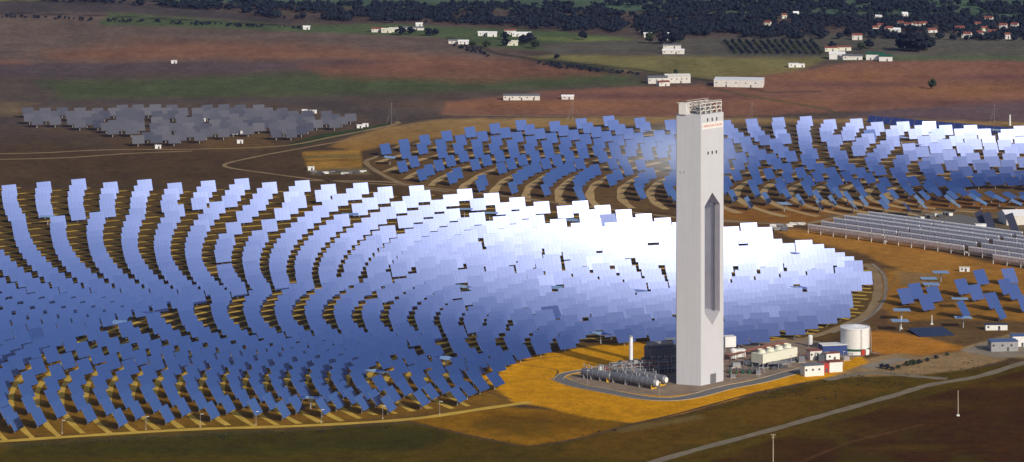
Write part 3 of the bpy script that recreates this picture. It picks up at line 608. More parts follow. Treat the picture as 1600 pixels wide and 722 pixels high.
# ------------------------------------------------------------------ the tower
def tower():
    b = TOW; th = thing('solar_tower', b, 'tall white concrete tower with a pointed slot, rising above the mirror field', 'tower')
    HT = 159.0; V0, V2, V3 = Vector((-14, -5, 0)), Vector((0, -10, 0)), Vector((14.2, 4.6, 0)); V4 = Vector((14, 5, 0)) * 0 + (V3 + Vector((-13.6, 5.8, 0))); V5 = V0 + Vector((1.2, 5.5, 0))
    V4b = V4 + Vector((-9, -.5, 0))
    e = (V3 - V2); W = e.length; e.normalize(); inn = Vector((-e.y, e.x, 0))   # into the tower
    z0, z1, zt0, zt1 = 34.3, 112.5, 41.8, 105.0
    s0, s1 = W * .17, W * .84; sm = (s0 + s1) / 2
    slot = [(s0, zt0), (sm, z0), (s1, zt0), (s1, zt1), (sm, z1), (s0, zt1)]
    mb = MB()
    def pt(s, z, d=0.): return V2 + e * s + inn * d + Vector((0, 0, z))
    D = 13.0   # the far wall of the tower behind the slot
    for d, flip in ((0., False), (D, True)):
        if d == 0: A, B = 0., W
        else: A, B = -1.2, W * .985
        outer = [(A, 0), (B, 0), (B, HT), (A, HT)]
        q = [outer[0], outer[1], (B, zt0), (B, zt1), outer[2], outer[3], (A, zt1), (A, zt0)]
        fl = [[(A, 0), (B, 0), (B, zt0), slot[2], slot[1], slot[0], (A, zt0)], [(A, zt0), slot[0], slot[5], (A, zt1)], [slot[2], (B, zt0), (B, zt1), slot[3]], [(A, zt1), slot[5], slot[4], slot[3], (B, zt1), (B, HT), (A, HT)]]
        for f_ in fl:
            vs = [pt(s, z, d) for s, z in f_]; idx = tuple(range(len(vs)))
            mb.add(vs, [idx if not flip else idx[::-1]])
    Bk0, Bk1 = pt(-1.2, 0, D), pt(W * .985, 0, D); up = Vector((0, 0, HT))
    loop = [V2, V0, V0 + Vector((-.2, 1.8, 0)), Bk0]
    for p, q in zip(loop[:-1], loop[1:]): mb.add([q, p, p + up, q + up], [(0, 1, 2, 3)])
    mb.add([V3, Bk1, Bk1 + up, V3 + up], [(0, 1, 2, 3)])
    mb.add([v + up for v in (V2, V3, Bk1, Bk0, V0 + Vector((-.2, 1.8, 0)), V0)], [(0, 1, 2, 3, 4, 5)])
    mb.build('shaft', 'concrete', th)
    sb = MB()
    for (a, b2) in zip(slot, slot[1:] + slot[:1]):
        sb.add([pt(*a, 0.), pt(*b2, 0.), pt(*b2, D), pt(*a, D)], [(0, 1, 2, 3)])
    sb.build('slot_lining', 'slotwall', th)
    cb = MB(); cb.tube([pt(s1 - .2, zt0 - .3, 4.3), pt(s1 - .2, zt1 + .3, 4.3)], .3, 6); cb.build('slot_conduit', 'dgrey', th)
    def opening(s, z, w_, h_, nm, m_='dark'):
        q = MB(); q.add([pt(s - w_ / 2, z, -.01), pt(s + w_ / 2, z, -.01), pt(s + w_ / 2, z + h_, -.01), pt(s - w_ / 2, z + h_, -.01)], [(0, 1, 2, 3)], 0)
        for a_, b_, c_, d_ in ((-w_ / 2 - .15, w_ / 2 + .15, h_, h_ + .15), (-w_ / 2 - .15, w_ / 2 + .15, -.15, 0), (-w_ / 2 - .15, -w_ / 2, 0, h_), (w_ / 2, w_ / 2 + .15, 0, h_)):
            q.add([pt(s + x, z + y, -.06) for x, y in ((a_, c_), (b_, c_), (b_, d_), (a_, d_))], [(0, 1, 2, 3)], 1)
        return q.build(nm, [m_, 'grey'], th)
    for s in (.30, .50, .70): opening(W * s, 154.6, .95, 1.9, 'window')
    for s in (.32, .50, .68): opening(W * s, 135.2, 1.0, 1.7, 'window')
    d_ = opening(W * .54, .0, 5.0, 5.6, 'door', 'silver')
    # small openings on the left face
    el = (V2 - V0).normalized(); nl = Vector((el.y, -el.x, 0))
    for s in (2.2, 4.4):
        c = V0 + el * s + nl * .02 + Vector((0, 0, 124)); q = MB(); q.add([c + el * x + Vector((0, 0, z)) for x, z in ((-.35, 0), (.35, 0), (.35, 1.4), (-.35, 1.4))], [(0, 1, 2, 3)]); q.build('window', 'grey', th)
    # banner
    bn = MB(); bn.add([pt(s, z, d) for d in (-.02, -.1) for s, z in ((1.2, 150.2), (W - .5, 150.2), (W - .5, 153.9), (1.2, 153.9))], [(4, 5, 6, 7), (0, 1, 5, 4), (1, 2, 6, 5), (2, 3, 7, 6), (3, 0, 4, 7)]); ban = bn.build('banner', 'white', th)
    cu = bpy.data.curves.new('lettering', 'FONT'); cu.body = 'ABENGOA SOLAR'; cu.size = 2.6; cu.extrude = .02; cu.align_x = 'CENTER'; cu.align_y = 'CENTER'
    cu.materials.append(mat('faded_red_lettering', (.6, .13, .10), .7))
    to = bpy.data.objects.new('lettering', cu); COL.objects.link(to); to.parent = ban
    to.matrix_local = Matrix.Translation(pt(W / 2 + .4, 152.05, -.16)) @ Matrix((e, Z_, -inn)).transposed().to_4x4()
    bpy.context.view_layer.update(); wd = to.dimensions.x
    if wd > 0: cu.size *= (W - 3.2) / wd * .98
    bpy.context.view_layer.update(); lme = bpy.data.meshes.new_from_object(to.evaluated_get(bpy.context.evaluated_depsgraph_get())); ml_ = to.matrix_local.copy(); bpy.data.objects.remove(to)
    lme.name = 'lettering'; link('lettering', lme, ban, ml_)
    # top deck: parapet box, steel frame, railings
    tb = MB(); R = Matrix((e, inn, Z_)).transposed()
    def P3(s, d, z): return V2 + e * s + inn * d + Vector((0, 0, z))
    ll = (V0 - V2).length
    tb.box(V0 * .46 + V2 * .54 + inn * 4.4 + Vector((0, 0, HT + 3.2)), (4.6, 6, 6.4), math.atan2(el.y, el.x)); tb.build('lift_house', 'white', th)
    fr = MB(); hz = (0, 2.6, 5.0, 7.4)
    posts = [(.6, 1.0), (5.2, 1.), (10, 1.), (15, 1.), (19.4, 1.), (.6, 10), (5.2, 11.5), (10, 11.5), (15, 11.5), (19.4, 11.5), (-2, 7)]
    for s, d in posts: fr.box(P3(s, d, HT + 3.2), (.4, .4, 6.4), Mx=R)
    for z in (2.1, 4.3, 6.3):
        for d in (1., 11.5):
            fr.box(P3(10, d, HT + z), (19.6, .4, .4), Mx=R)
        for s in (.6, 5.2, 10, 15, 19.4): fr.box(P3(s, 6.2, HT + z), (.35, 10.6, .35), Mx=R)
    for a_, b_ in ((.6, 5.2), (5.2, 10), (10, 15), (15, 19.4)):
        fr.cyl(P3(a_, 1, HT + .1), P3(b_, 1, HT + 4.3), .14, .14, 5); fr.cyl(P3(b_, 1, HT + 4.3), P3(a_, 1, HT + 6.3), .1, .1, 5)
    for s in range(0, 20, 1): fr.cyl(P3(s + .5, 1, HT + 6.4), P3(s + .5, 1, HT + 7.4), .07, .07, 4)
    fr.box(P3(10, 1, HT + 7.4), (19.6, .14, .14), Mx=R); fr.box(P3(10, 11.5, HT + 7.4), (19.6, .14, .14), Mx=R)
    fr.box(V0 * .5 + V2 * .5 + inn * 1 + Vector((0, 0, HT + 6.6)), (13, .3, .3), math.atan2(el.y, el.x)); fr.build('top_frame', 'offwhite', th)
    eq = MB(); eq.box(P3(9, 5, HT + 1.8), (10, 5, 3.2), Mx=R); eq.cyl(P3(3, 5, HT + 1.6), P3(3, 9, HT + 1.6), 1.3, 1.3, 12); eq.box(P3(16, 6, HT + 2.6), (3, 6, 5), Mx=R, mi=1)
    eq.cyl(P3(12.5, 3, HT + .2), P3(12.5, 3, HT + 5.6), .6, .6, 10); eq.build('roof_plant', ['silver', 'rust'], th)
    pf = MB(); pf.box(V0 + Vector((2.2, 3.0, HT + 1.2)), (3.2, 3.4, 2.2), .3, taper=.3); pf.build('crane_block', 'yellow', th)
tower()
# ------------------------------------------------------------------ power block
def vessel(pa, pb, r, lab):
    a = G(*pa); b = G(*pb); d = (b - a); L = d.length; rz_ = math.atan2(d.y, d.x)
    th = thing('steam_vessel', a, lab, 'tank', 'long horizontal steam vessels left of the tower', rz_); zc = r + 1.1
    prof = [(0, -.9 * r * .55)] + [(r * math.sin(k * math.pi / 16), -r * .5 * math.cos(k * math.pi / 16)) for k in range(1, 8)] + [(r, 0), (r, L)] + [(r * math.cos(k * math.pi / 16), L + r * .5 * math.sin(k * math.pi / 16)) for k in range(1, 9)]
    m = MB(); m.lathe(prof, 20)
    m.v = [(v[2], v[0], v[1] + zc) for v in m.v]; m.build('shell', 'silver', th, True)
    bd = MB()
    for k in range(1, int(L / 4)): bd.cyl((k * 4, 0, zc), (k * 4 + .25, 0, zc), r + .06, r + .06, 20)
    bd.build('shell_bands', 'steel', th)
    cp = MB(); cp.cyl((-r * .62, 0, zc), (-r * .5, 0, zc), r * .62, r * .62, 16); cp.build('manhole_cover', 'white', th)
    for k, x in enumerate((1.2, L * .33, L * .66, L - 1.5)):
        s = MB(); s.box((x, 0, .6), (.6, r * 1.7, 1.2)); s.box((x, r * .9, 1.3), (.4, .3, 2.6)); s.box((x, -r * .9, 1.3), (.4, .3, 2.6)); s.build('saddle', 'yellow' if k == 0 else 'steel', th)
    for x in (L * .2, L * .45, L * .7, L * .9):
        n = MB(); n.cyl((x, 0, zc + r - .2), (x, 0, zc + r + 1.5), .35, .35, 10); n.cyl((x, 0, zc + r + 1.5), (x, 0, zc + r + 1.75), .6, .6, 10); n.tube([(x, 0, zc + r + 1.2), (x + 1.5, .4, zc + r + 1.2), (x + 1.5, .4, zc + r + 3)], .2, 6); n.build('nozzle', 'steel', th)
vessel((1024, 608), (958, 597), 2.6, 'grey horizontal steam vessel nearest the camera, with yellow end frame')
vessel((1038, 603), (972, 592), 2.6, 'grey horizontal steam vessel behind the front one, white end cover showing')
vessel((954, 597), (912, 590), 2.4, 'shorter grey horizontal vessel at the left end of the row')
# pipe rack above the vessels
a = G(955, 588); th = thing('pipe_rack', a, 'steel pipe rack crowded with grey and rusty pipes beside the tower', 'pipe rack'); e_ = (G(1055, 582) - a); Lr = e_.length; th.rotation_euler = (0, 0, math.atan2(e_.y, e_.x))
fr = MB(); pp = MB(); pr = MB()
for k in range(8):
    x = k * Lr / 7
    for y in (-3, 3): fr.box((x, y, 3.8), (.35, .35, 7.6))
    for z in (3.2, 5.4, 7.5): fr.box((x, 0, z), (.3, 6.3, .3))
for z in (3.2, 5.4, 7.5):
    for y in (-3, 3): fr.box((Lr / 2, y, z), (Lr, .25, .25))
fr.build('rack_frame', 'steel', th)
for k in range(9):
    y = -2.6 + k * .65; z = (3.6, 5.8, 7.95)[k % 3]; (pr if k % 4 == 1 else pp).cyl((random.uniform(0, 8), y, z), (Lr - random.uniform(0, 8), y, z), random.uniform(.16, .34), None, 8)
for k in range(14):
    x = random.uniform(1, Lr * .8); y = random.uniform(-3, 3); z = random.uniform(3, 7.8); pp.tube([(x, y, z), (x, y, z + random.uniform(1, 3)), (x + random.uniform(1, 3), y, z + 1.5), (x + 2, y, .5)], random.uniform(.12, .3), 6)
pp.build('pipes', 'silver', th); pr.build('rusty_pipes', 'rust', th)
for k in range(12):
    vb = MB(); x = random.uniform(0, Lr * .7); vb.box((x, random.uniform(-3, 3), random.choice((4.2, 6.4, 8.4))), (random.uniform(1, 2.6), random.uniform(1, 2), random.uniform(.8, 1.8))); vb.build('valve_box', ('grey', 'silver', 'dgrey')[k % 3], th)
b = G(940, 588); th = thing('control_skid', b, 'small white and red control cabin at the left end of the pipes', 'equipment')
t = MB(); t.box((0, 0, 5), (2.4, 2.4, 2.8)); t.build('cabinet', 'white', th); t = MB(); t.box((2.6, .2, 4.9), (2.4, 2.2, 2.2)); t.build('red_cover', 'red', th)
t = MB(); t.box((1.2, 0, 3.4), (6.4, 3.4, .3)); [t.box((x, y, 1.7), (.25, .25, 3.3)) for x in (-1.6, 4) for y in (-1.4, 1.4)]; t.build('platform', 'steel', th)
# walkway and fittings over the long vessels
a = G(1026, 606); b = G(935, 592); e_ = b - a; L = e_.length; th = thing('vessel_walkway', a + Vector((0, 2, 0)), 'steel walkway with railings, valves and small pipes over the long vessels', 'walkway', None, math.atan2(e_.y, e_.x))
t = MB(); t.box((L / 2, 0, 7.3), (L, 1.3, .15)); [t.box((x, 0, 3.6), (.22, 1.2, 7.3)) for x in np.arange(1, L, 5.5)]; t.build('deck', 'steel', th)
t = MB(); [t.cyl((x, y, 7.3), (x, y, 8.5), .06, .06, 4) for x in np.arange(.3, L, 1.6) for y in (-.6, .6)]; [t.cyl((0, y, z), (L, y, z), .06, .06, 4) for y in (-.6, .6) for z in (7.9, 8.5)]; t.build('railing', 'steel', th)
for k in range(16):
    x = random.uniform(1, L - 1); y = random.choice((-1, 1)) * random.uniform(1, 3.4); z = random.uniform(5.6, 7.4); t = MB(); t.cyl((x, y, z - 1.8), (x, y, z + .6), .22, .22, 7); t.cyl((x, y, z + .6), (x, y, z + .9), .55, .55, 10); t.box((x + .4, y, z - .4), (1.2, .7, .6)); t.build('valve', ('steel', 'white', 'silver', 'yellow', 'rust')[k % 5], th)
# exhaust stack
b = G(986, 585); th = thing('exhaust_stack', b, 'slim silver exhaust stack standing left of the tower', 'chimney')
t = MB(); t.cyl((0, 0, 3), (0, 0, 22.5), 1.15, 1.1, 20); t.build('flue', 'rim', th, False); t = MB(); t.lathe([(0.75, 22.4), (1.3, 22.4), (1.3, 23.1), (.75, 23.1), (.75, 22.4)], 20); t.build('flue_cap', 'steel', th)
t = MB(); t.box((0, 0, 1.6), (3.6, 3.6, 3.2)); t.build('base_box', 'grey', th)
t = MB(); [t.cyl((1.45, y, .5), (1.45, y, 22), .05, .05, 4) for y in (-.3, .3)]; [t.cyl((1.45, -.3, z), (1.45, .3, z), .04, .04, 4) for z in np.arange(1, 22, .8)]; t.build('ladder', 'dgrey', th)
# turbine block behind/left of the tower
b = G(1036, 582); th = thing('turbine_hall', b, 'dark steel equipment block in the shade left of the tower foot', 'building')
t = MB(); t.box((1, 6, 7.2), (21, 14, 14.4), .25); t.box((-7, 3, 4), (10, 8, 8), .25); t.build('wall', 'dgrey', th)
t = MB(); t.cyl((-9, 4, 15.8), (6, 7.4, 16.2), 2.0, 2.1, 16); t.cyl((-9.6, 3.9, 15.8), (-9, 4, 15.8), 1.6, 2.0, 16); t.build('silver_drum', 'silver', th, False)
t = MB(); t.box((7, 9, 18.6), (11, 5, .4), .25); [t.box((x, 9, 16.6), (.3, .3, 4)) for x in (3, 8, 11)]; t.build('canopy', 'white', th)
t = MB(); t.tube([(-11, 0, 0), (-11, 0, 9), (-7, .8, 9.4), (-7, 1, 12)], .4, 8); t.tube([(-9, -2, 0), (-9, -2, 6), (-2, -1.5, 6)], .3, 8); t.build('bent_pipe', 'dgrey', th)
t = MB(); t.box((1, -1.4, 7), (4.4, .4, 3), .25); t.build('window', 'silver', th)
t = MB(); [t.box((x, -1.5 + x * .25, z), (3, 1.2, .25), .25) for x in (-6, -2, 2, 6) for z in (3.5, 9.8)]; [t.cyl((x, -2.2 + x * .25, 0), (x, -2.2 + x * .25, 11), .12, .12, 5) for x in (-7, -3, 1, 5, 9)]; t.build('walkway', 'steel', th)
b = G(1139, 558); th = thing('white_cabin', b, 'white block on a frame just behind the tower, right side', 'cabin')
t = MB(); t.box((0, 0, 9.8), (7, 6, 6.4), .3); t.build('wall', 'white', th); t = MB(); [t.box((x, y, 3.3), (.4, .4, 6.6)) for x in (-2.5, 2.5) for y in (-2, 2)]; t.build('leg_frame', 'steel', th)
# cooling tower with four fans
a = G(1192, 577); e_ = (G(1246, 565) - a); L = e_.length; th = thing('cooling_tower', a, 'long cream cooling unit with four round fan stacks on its roof', 'cooling tower', None, math.atan2(e_.y, e_.x)); D = 9
t = MB(); t.box((L / 2, D / 2, 6.0), (L, D, 5.6)); t.build('casing', 'cream', th)
t = MB(); [t.box((x, y, 1.6), (.5, .5, 3.2)) for x in np.linspace(.4, L - .4, 7) for y in (.4, D - .4)]; t.box((L / 2, D / 2, .35), (L, D, .7)); t.build('basin_frame', 'steel', th)
t = MB(); t.box((L / 2, D / 2, 2.0), (L - 1, D - 1, 2.2)); t.build('louvre_intake', 'dgrey', th)
for k in range(4):
    x = L * (.125 + .25 * k); t = MB(); t.lathe([(2.6, 8.8), (2.15, 9.6), (2.3, 10.9), (2.1, 10.9), (1.95, 9.6), (2.1, 8.85)], 20, 0, (x, D / 2, 0)); fo_ = t.build('fan_stack', 'cream', th)
    t = MB(); t.cyl((x, D / 2, 9.5), (x, D / 2, 9.9), .4, .3, 8); [t.box((x, D / 2, 9.7), (3.7, .4, .08), q) for q in (0, .79, 1.57, 2.36)]; t.build('fan_blades', 'dgrey', fo_)
# green pump skid, pipe bridge, carport
b = G(1162, 583); th = thing('pump_skid', b, 'green pumps and pipework on the ground right of the tower', 'pumps')
for k in range(5):
    x = -8 + k * 3.8; t = MB(); t.cyl((x, -1.2, 1.1), (x, 1.4, 1.1), .8, .8, 12); t.cyl((x, 1.4, 1.1), (x, 2.6, 1.1), .5, .5, 10); t.box((x, .4, .25), (1.8, 4.4, .5)); t.build('pump', 'green', th)
t = MB(); t.tube([(-10, 2.8, 1.4), (10, 3.4, 1.4)], .4, 8); [t.tube([(-8 + k * 3.8, 0, 1.6), (-8 + k * 3.8, 0, 3), (-8 + k * 3.8, 3, 3), (-8 + k * 3.8, 3, 1.5)], .25, 6) for k in range(5)]; t.build('manifold', 'dgrey', th)
a = G(1136, 566); e_ = G(1226, 545) - a; L = e_.length; th = thing('pipe_bridge', a, 'low bridge of rusty red pipes running behind the cooling unit', 'pipe rack', None, math.atan2(e_.y, e_.x))
t = MB(); [t.box((x, y, 2), (.3, .3, 4)) for x in np.linspace(0, L, 9) for y in (-2, 2)]; [t.box((x, 0, 4), (.3, 4.3, .3)) for x in np.linspace(0, L, 9)]; t.build('rack_frame', 'rust', th)
t = MB(); [t.cyl((0, y, 4.4), (L, y, 4.4), r_, r_, 8, i % 2) for i, (y, r_) in enumerate(((-1.7, .3), (-1, .22), (-.3, .35), (.6, .2), (1.4, .3)))]; t.build('pipes', ['rust', 'silver'], th)
b = G(1216, 575); th = thing('carport', b, 'low grey flat roof on posts right of the cooling unit', 'shelter'); t = MB(); t.box((0, 0, 3.4), (15, 6.5, .4), .3); t.build('roof', 'silver', th); t = MB(); [t.box((x, y + x * .3, 1.6), (.3, .3, 3.2)) for x in (-6.5, 0, 6.5) for y in (-2.4, 2.4)]; t.build('post_frame', 'steel', th)
for x, y, c, lab in ((1209, 577, 'dgrey', 'dark parked pickup under the left of the grey carport'), (1222, 575, 'dgrey', 'dark parked car under the right of the grey carport')):
    th = thing('parked_car', G(x, y), lab, 'car', None, .3); t = MB(); t.box((0, 0, .75), (4.3, 1.8, .8)); t.build('body', c, th); t = MB(); t.box((-.2, 0, 1.4), (2.3, 1.6, .65), taper=.8); t.build('cabin', 'pv', th)
    for sx in (-1.35, 1.35):
        for sy in (-.85, .85): t = MB(); t.cyl((sx, sy - .1, .35), (sx, sy + .1, .35), .35, .35, 12); t.build('wheel', 'dark', th)
for k, (x, y, s_) in enumerate(((1146, 562, 2.2), (1156, 560, 2.4))):
    th = thing('white_tank' if k == 0 else 'white_container', G(x, y), ('small white drum' if k == 0 else 'white square box') + ' beside the rusty pipes right of the tower', 'tank' if k == 0 else 'container')
    t = MB()
    if k == 0: t.cyl((0, 0, 1), (0, 0, 6), 2.2, 2.2, 18); t.lathe([(2.2, 6), (1.2, 6.8), (0, 7)], 18)
    else: t.box((0, 0, 3.4), (6, 4, 4.6), .3)
    t.build('shell', 'white', th); t = MB(); [t.box((sx, sy, .55), (.4, .4, 1.1)) for sx in (-1.4, 1.4) for sy in (-1.2, 1.2)]; t.build('feet', 'steel', th)
for k, (x, y, c, dx, dz, lab) in enumerate(((1150, 574, 'grey', 5, 2.6, 'grey equipment box right of the tower foot'), (1168, 570, 'white', 3.4, 2.2, 'small white equipment box between the pumps and the rusty pipes'), (1184, 585, 'silver', 3, 2.4, 'dull metal equipment box in front of the cooling unit'), (1238, 561, 'grey', 6, 3, 'grey equipment box at the right end of the cooling unit'), (1252, 566, 'silver', 4, 3.4, 'dull metal equipment box left of the small red-roofed cabin'), (1284, 564, 'dgrey', 5, 3.6, 'dark equipment box between the two small red-roofed cabins'), (1322, 563, 'grey', 3.5, 2.4, 'grey equipment box at the foot of the big tank'), (1144, 590, 'silver', 3, 1.8, 'low metal equipment box nearest the tower door'))):
    th = thing('equipment_box', G(x, y), lab, 'equipment'); t = MB(); t.box((0, 0, dz / 2 + .3), (dx, 2.6, dz), .3); t.build('cabinet', c, th)
    t = MB(); t.box((0, 0, .15), (dx + .8, 3.4, .3), .3); t.build('plinth', 'kerb', th); t = MB(); t.tube([(dx * .3, .4, dz), (dx * .3, .4, dz + 1.6), (dx * .3 + 3, 1.2, dz + 1.6), (dx * .3 + 3, 1.2, .2)], .2, 6); t.build('pipe', ('silver', 'rust', 'steel')[k % 3], th); t = MB(); t.tube([(-dx * .3, 0, dz), (-dx * .3, 0, dz + 1), (-dx * .3 - 2, 2.4, dz + 1), (-dx * .3 - 2, 2.4, .2)], .16, 6); t.build('pipe', ('silver', 'rust', 'steel')[k % 3], th)
for k in range(6):
    x, y = ((1143, 596), (1186, 590), (1236, 574), (1318, 570), (1030, 619), (918, 600))[k]
    th = thing('light_pole', G(x, y), ('thin light pole right of the tower door', 'thin light pole in front of the cooling unit', 'thin light pole beside the grey carport', 'thin light pole in front of the big tank', 'thin light pole in front of the long vessels', 'thin light pole at the left end of the vessels')[k], 'light pole'); t = MB(); t.cyl((0, 0, 0), (0, 0, 8), .14, .1, 6); t.build('shaft', 'steel', th); t = MB(); t.box((.5, 0, 8), (1.2, .4, .2)); t.build('lamp_head', 'rim', th)
# storage tank
b = G(1336, 551); th = thing('storage_tank', b, 'big white cylindrical tank with a green band near its foot', 'tank'); Rt = 8.9
t = MB(); t.lathe([(Rt, 3.6), (Rt, 15.6)], 40); t.lathe([(Rt - .01, 0), (Rt - .01, 2.2)], 40); t.build('shell', 'white', th, True)
t = MB(); t.lathe([(Rt + .02, 2.2), (Rt + .02, 3.6)], 40); t.build('green_band', 'green', th, True)
t = MB(); t.lathe([(Rt + .25, 15.4), (Rt + .25, 15.9), (Rt, 15.9), (0.01, 17.6)], 40); t.build('roof', 'rim', th)
t = MB(); [t.box((Rt * .18 * 0 + (Rt + .5) * math.cos(rd(-70)) + x, (Rt + .5) * math.sin(rd(-70)), 8.4), (.1, .1, 15)) for x in (-.35, .35)]; [t.box(((Rt + .5) * math.cos(rd(-70)), (Rt + .5) * math.sin(rd(-70)), z), (.7, .08, .08)) for z in np.arange(1.5, 15.8, .7)]
t.build('ladder', 'grey', th)
t = MB(); [t.cyl(((Rt + .1) * math.cos(a_), (Rt + .1) * math.sin(a_), 15.8), ((Rt + .1) * math.cos(a_), (Rt + .1) * math.sin(a_), 16.9), .05, .05, 4) for a_ in np.arange(0, 6.28, .2)]; t.lathe([(Rt + .15, 16.85), (Rt + .15, 16.95), (Rt + .05, 16.95)], 40); t.build('roof_railing', 'steel', th)
t = MB(); t.tube([(Rt + .5, -1, 15), (Rt + .9, -1.2, 8), (Rt + .9, -1.2, .4), (Rt + 6, -6, .4)], .2, 6); t.build('overflow_pipe', 'steel', th)
t = MB(); t.box((Rt * .45, -Rt * .93, 1.7), (2.4, 1, 3.2), .45); t.build('valve_box', 'red', th); t = MB(); t.box((Rt * .72, -Rt * .8, 1.7), (2.6, 1.6, 3.3), .7); t.build('white_hatch', 'white', th)
# white upright vessel, blue shed, white and red cabins
b = G(1266, 541); th = thing('upright_vessel', b, 'slim white upright vessel left of the blue shed', 'tank'); t = MB(); t.cyl((0, 0, 1.2), (0, 0, 6.4), 1.5, 1.5, 16); t.lathe([(1.5, 6.4), (1, 7), (0, 7.2)], 16); t.build('shell', 'white', th); t = MB(); [t.box((x, y, .6), (.25, .25, 1.3)) for x in (-1, 1) for y in (-1, 1)]; t.build('feet', 'steel', th)
def bld(name, px, py, L, D, h, rz_, wall, roof, lab, cat='building', group=None, roofh=1.2, doors=1, wins=2, flat=False, doorw=None, win='dark'):
    b = G(px, py); th = thing(name, b, lab, cat, group, rz_)
    t = MB(); t.box((0, 0, h / 2), (L, D, h))
    if not flat:
        for x in (-L / 2, L / 2): t.add([(x, -D / 2, h), (x, D / 2, h), (x, 0, h + roofh)], [(0, 1, 2)])
    t.build('wall', wall, th)
    t = MB()
    if flat: t.box((0, 0, h + .15), (L + .5, D + .5, .3))
    else:
        for s in (-1, 1):
            v = [(-L / 2 - .4, s * (D / 2 + .4), h - .05), (L / 2 + .4, s * (D / 2 + .4), h - .05), (L / 2 + .4, 0, h + roofh + .05), (-L / 2 - .4, 0, h + roofh + .05)]
            t.add(v + [(a_, b_, c_ + .2) for a_, b_, c_ in v], [(0, 1, 2, 3), (7, 6, 5, 4), (0, 4, 5, 1), (1, 5, 6, 2), (2, 6, 7, 3), (3, 7, 4, 0)])
    t.build('roof', roof, th)
    dw = doorw or 1.4
    for k in range(doors):
        x = -L / 2 + L * (k + .5) / doors + (0 if doors > 1 else L * .12); t = MB(); t.box((x, -D / 2 - .03, min(h * .4, 1.3) if not doorw else h * .38), (dw, .1, min(h * .8, 2.4) if not doorw else h * .76)); t.build('door', 'dgrey' if wall != 'dgrey' else 'grey', th)
    for k in range(wins):
        x = -L / 2 + L * (k + .25) / max(wins, 1); t = MB(); t.box((x, -D / 2 - .03, h * .62), (1.2, .1, 1.1)); t.build('window', win, th)
    return th
bld('blue_shed', 1302, 553, 16, 9, 6, .2, 'blue', 'white', 'dark blue shed left of the big white tank', 'shed', flat=True, wins=0)
bld('pump_house', 1272, 561, 8, 6, 5.4, .35, 'offwhite', 'redroof', 'small white cabin with red roof behind the red-doored block', 'cabin', flat=True)
bld('pump_house', 1299, 563, 9, 5, 4.6, .35, 'white', 'redroof', 'small white and maroon cabin at the left foot of the tank', 'cabin', flat=True, wins=1)
bld('switch_room', 1269, 586, 12.5, 7, 6.2, .32, 'white', 'silver', 'larger white block with small dark vents beside the service road', 'building', flat=True, wins=3, doors=0)
bld('red_link_block', 1287, 581, 5, 6, 5.6, .32, 'red', 'redroof', 'bright red link block between two white buildings', 'building', flat=True, wins=0)
bld('switch_room', 1303, 580, 8.5, 6.5, 6.0, .32, 'white', 'redroof', 'white block right of the bright red link', 'building', flat=True, wins=0, doors=0)
bld('control_building', 1567, 547, 17, 9, 6, .12, 'grey', 'pvblue', 'grey flat-roofed block carrying dark panels at the right edge', 'building', flat=True, wins=3)
bld('control_building', 1592, 540, 10, 8, 6.5, .12, 'white', 'pvblue', 'white block behind the grey one at the right edge', 'building', flat=True, wins=1)
bld('site_cabin', 1556, 515, 14, 5, 3.4, .05, 'white', 'pv', 'white cabin with a dark panel roof among the test mirrors', 'cabin', flat=True, wins=2)
bld('site_cabin', 1507, 424, 7, 3, 2.8, -.1, 'white', 'offwhite', 'tiny white cabin on ochre ground below the trough rows', 'cabin', flat=True, wins=1)
bld('gate_cabin', 1532, 366, 8, 4, 7.5, .1, 'white', 'white', 'upright white box behind the trough rows', 'cabin', flat=True, wins=0, doorw=3.2)
bld('white_hall', 1592, 348, 26, 22, 7, .15, 'offwhite', 'rim', 'large pale roofed hall at the right edge behind the troughs', 'hall', roofh=3, wins=0)
# tall dark frames leaning behind the troughs
for k, (x, y, lab) in enumerate(((1534, 362, 'dark grey leaning collector frame, left one of three'), (1546, 364, 'dark grey leaning collector frame, middle one of three'), (1582, 366, 'dark grey leaning collector frame beside the pale hall'))):
    th = thing('leaning_frame', G(x, y), lab, 'frame', 'dark collector frames leaning behind the troughs'); R = Matrix.Rotation(rd(-18), 3, 'Y') @ Matrix.Rotation(rd(62), 3, 'X')
    t = MB(); t.box((0, 0, 8), (6, 16, .3), Mx=R); t.build('panel', 'pv', th); t = MB(); [t.box(Vector((0, 0, 8)) + R @ Vector((q, 0, -.4)), (.3, 15.5, .5), Mx=R) for q in (-2.4, 0, 2.4)]; t.cyl((0, 0, 0), (0, 0, 7.6), .4, .35, 8); t.build('support_frame', 'steel', th)
# yard goods
yl = [(1208, 356), (1217, 354), (1225, 357), (1233, 355), (1240, 352), (1214, 360), (1226, 361), (1252, 352)]
for k, (x, y) in enumerate(yl):
    m_ = ('white', 'grey', 'silver', 'offwhite')[k % 4]; th = thing('material_stack', G(x, y), f'{("white", "grey", "silver", "cream")[k % 4]} stack of stored parts, {ordn(sorted(q[0] for q in yl).index(x) + 1)} from the left, near the trough rows', 'parts stack', 'stacks of stored parts left of the troughs')
    t = MB(); hh = random.uniform(1.2, 2.6)
    for j in range(3): t.box((random.uniform(-.4, .4), random.uniform(-.3, .3), .35 + (j + .5) * hh / 3), (random.uniform(4, 7), random.uniform(2, 3), hh / 3 * .92), random.uniform(-.3, .3))
    t.build('panels', m_, th); t = MB(); [t.box((0, yy, .15), (5, .3, .3)) for yy in (-.9, 0, .9)]; t.build('pallet', 'trunk', th)
yl = [(1418 + k * 7.4, 344 - k * 1.0 + (k % 2) * 2) for k in range(10)]
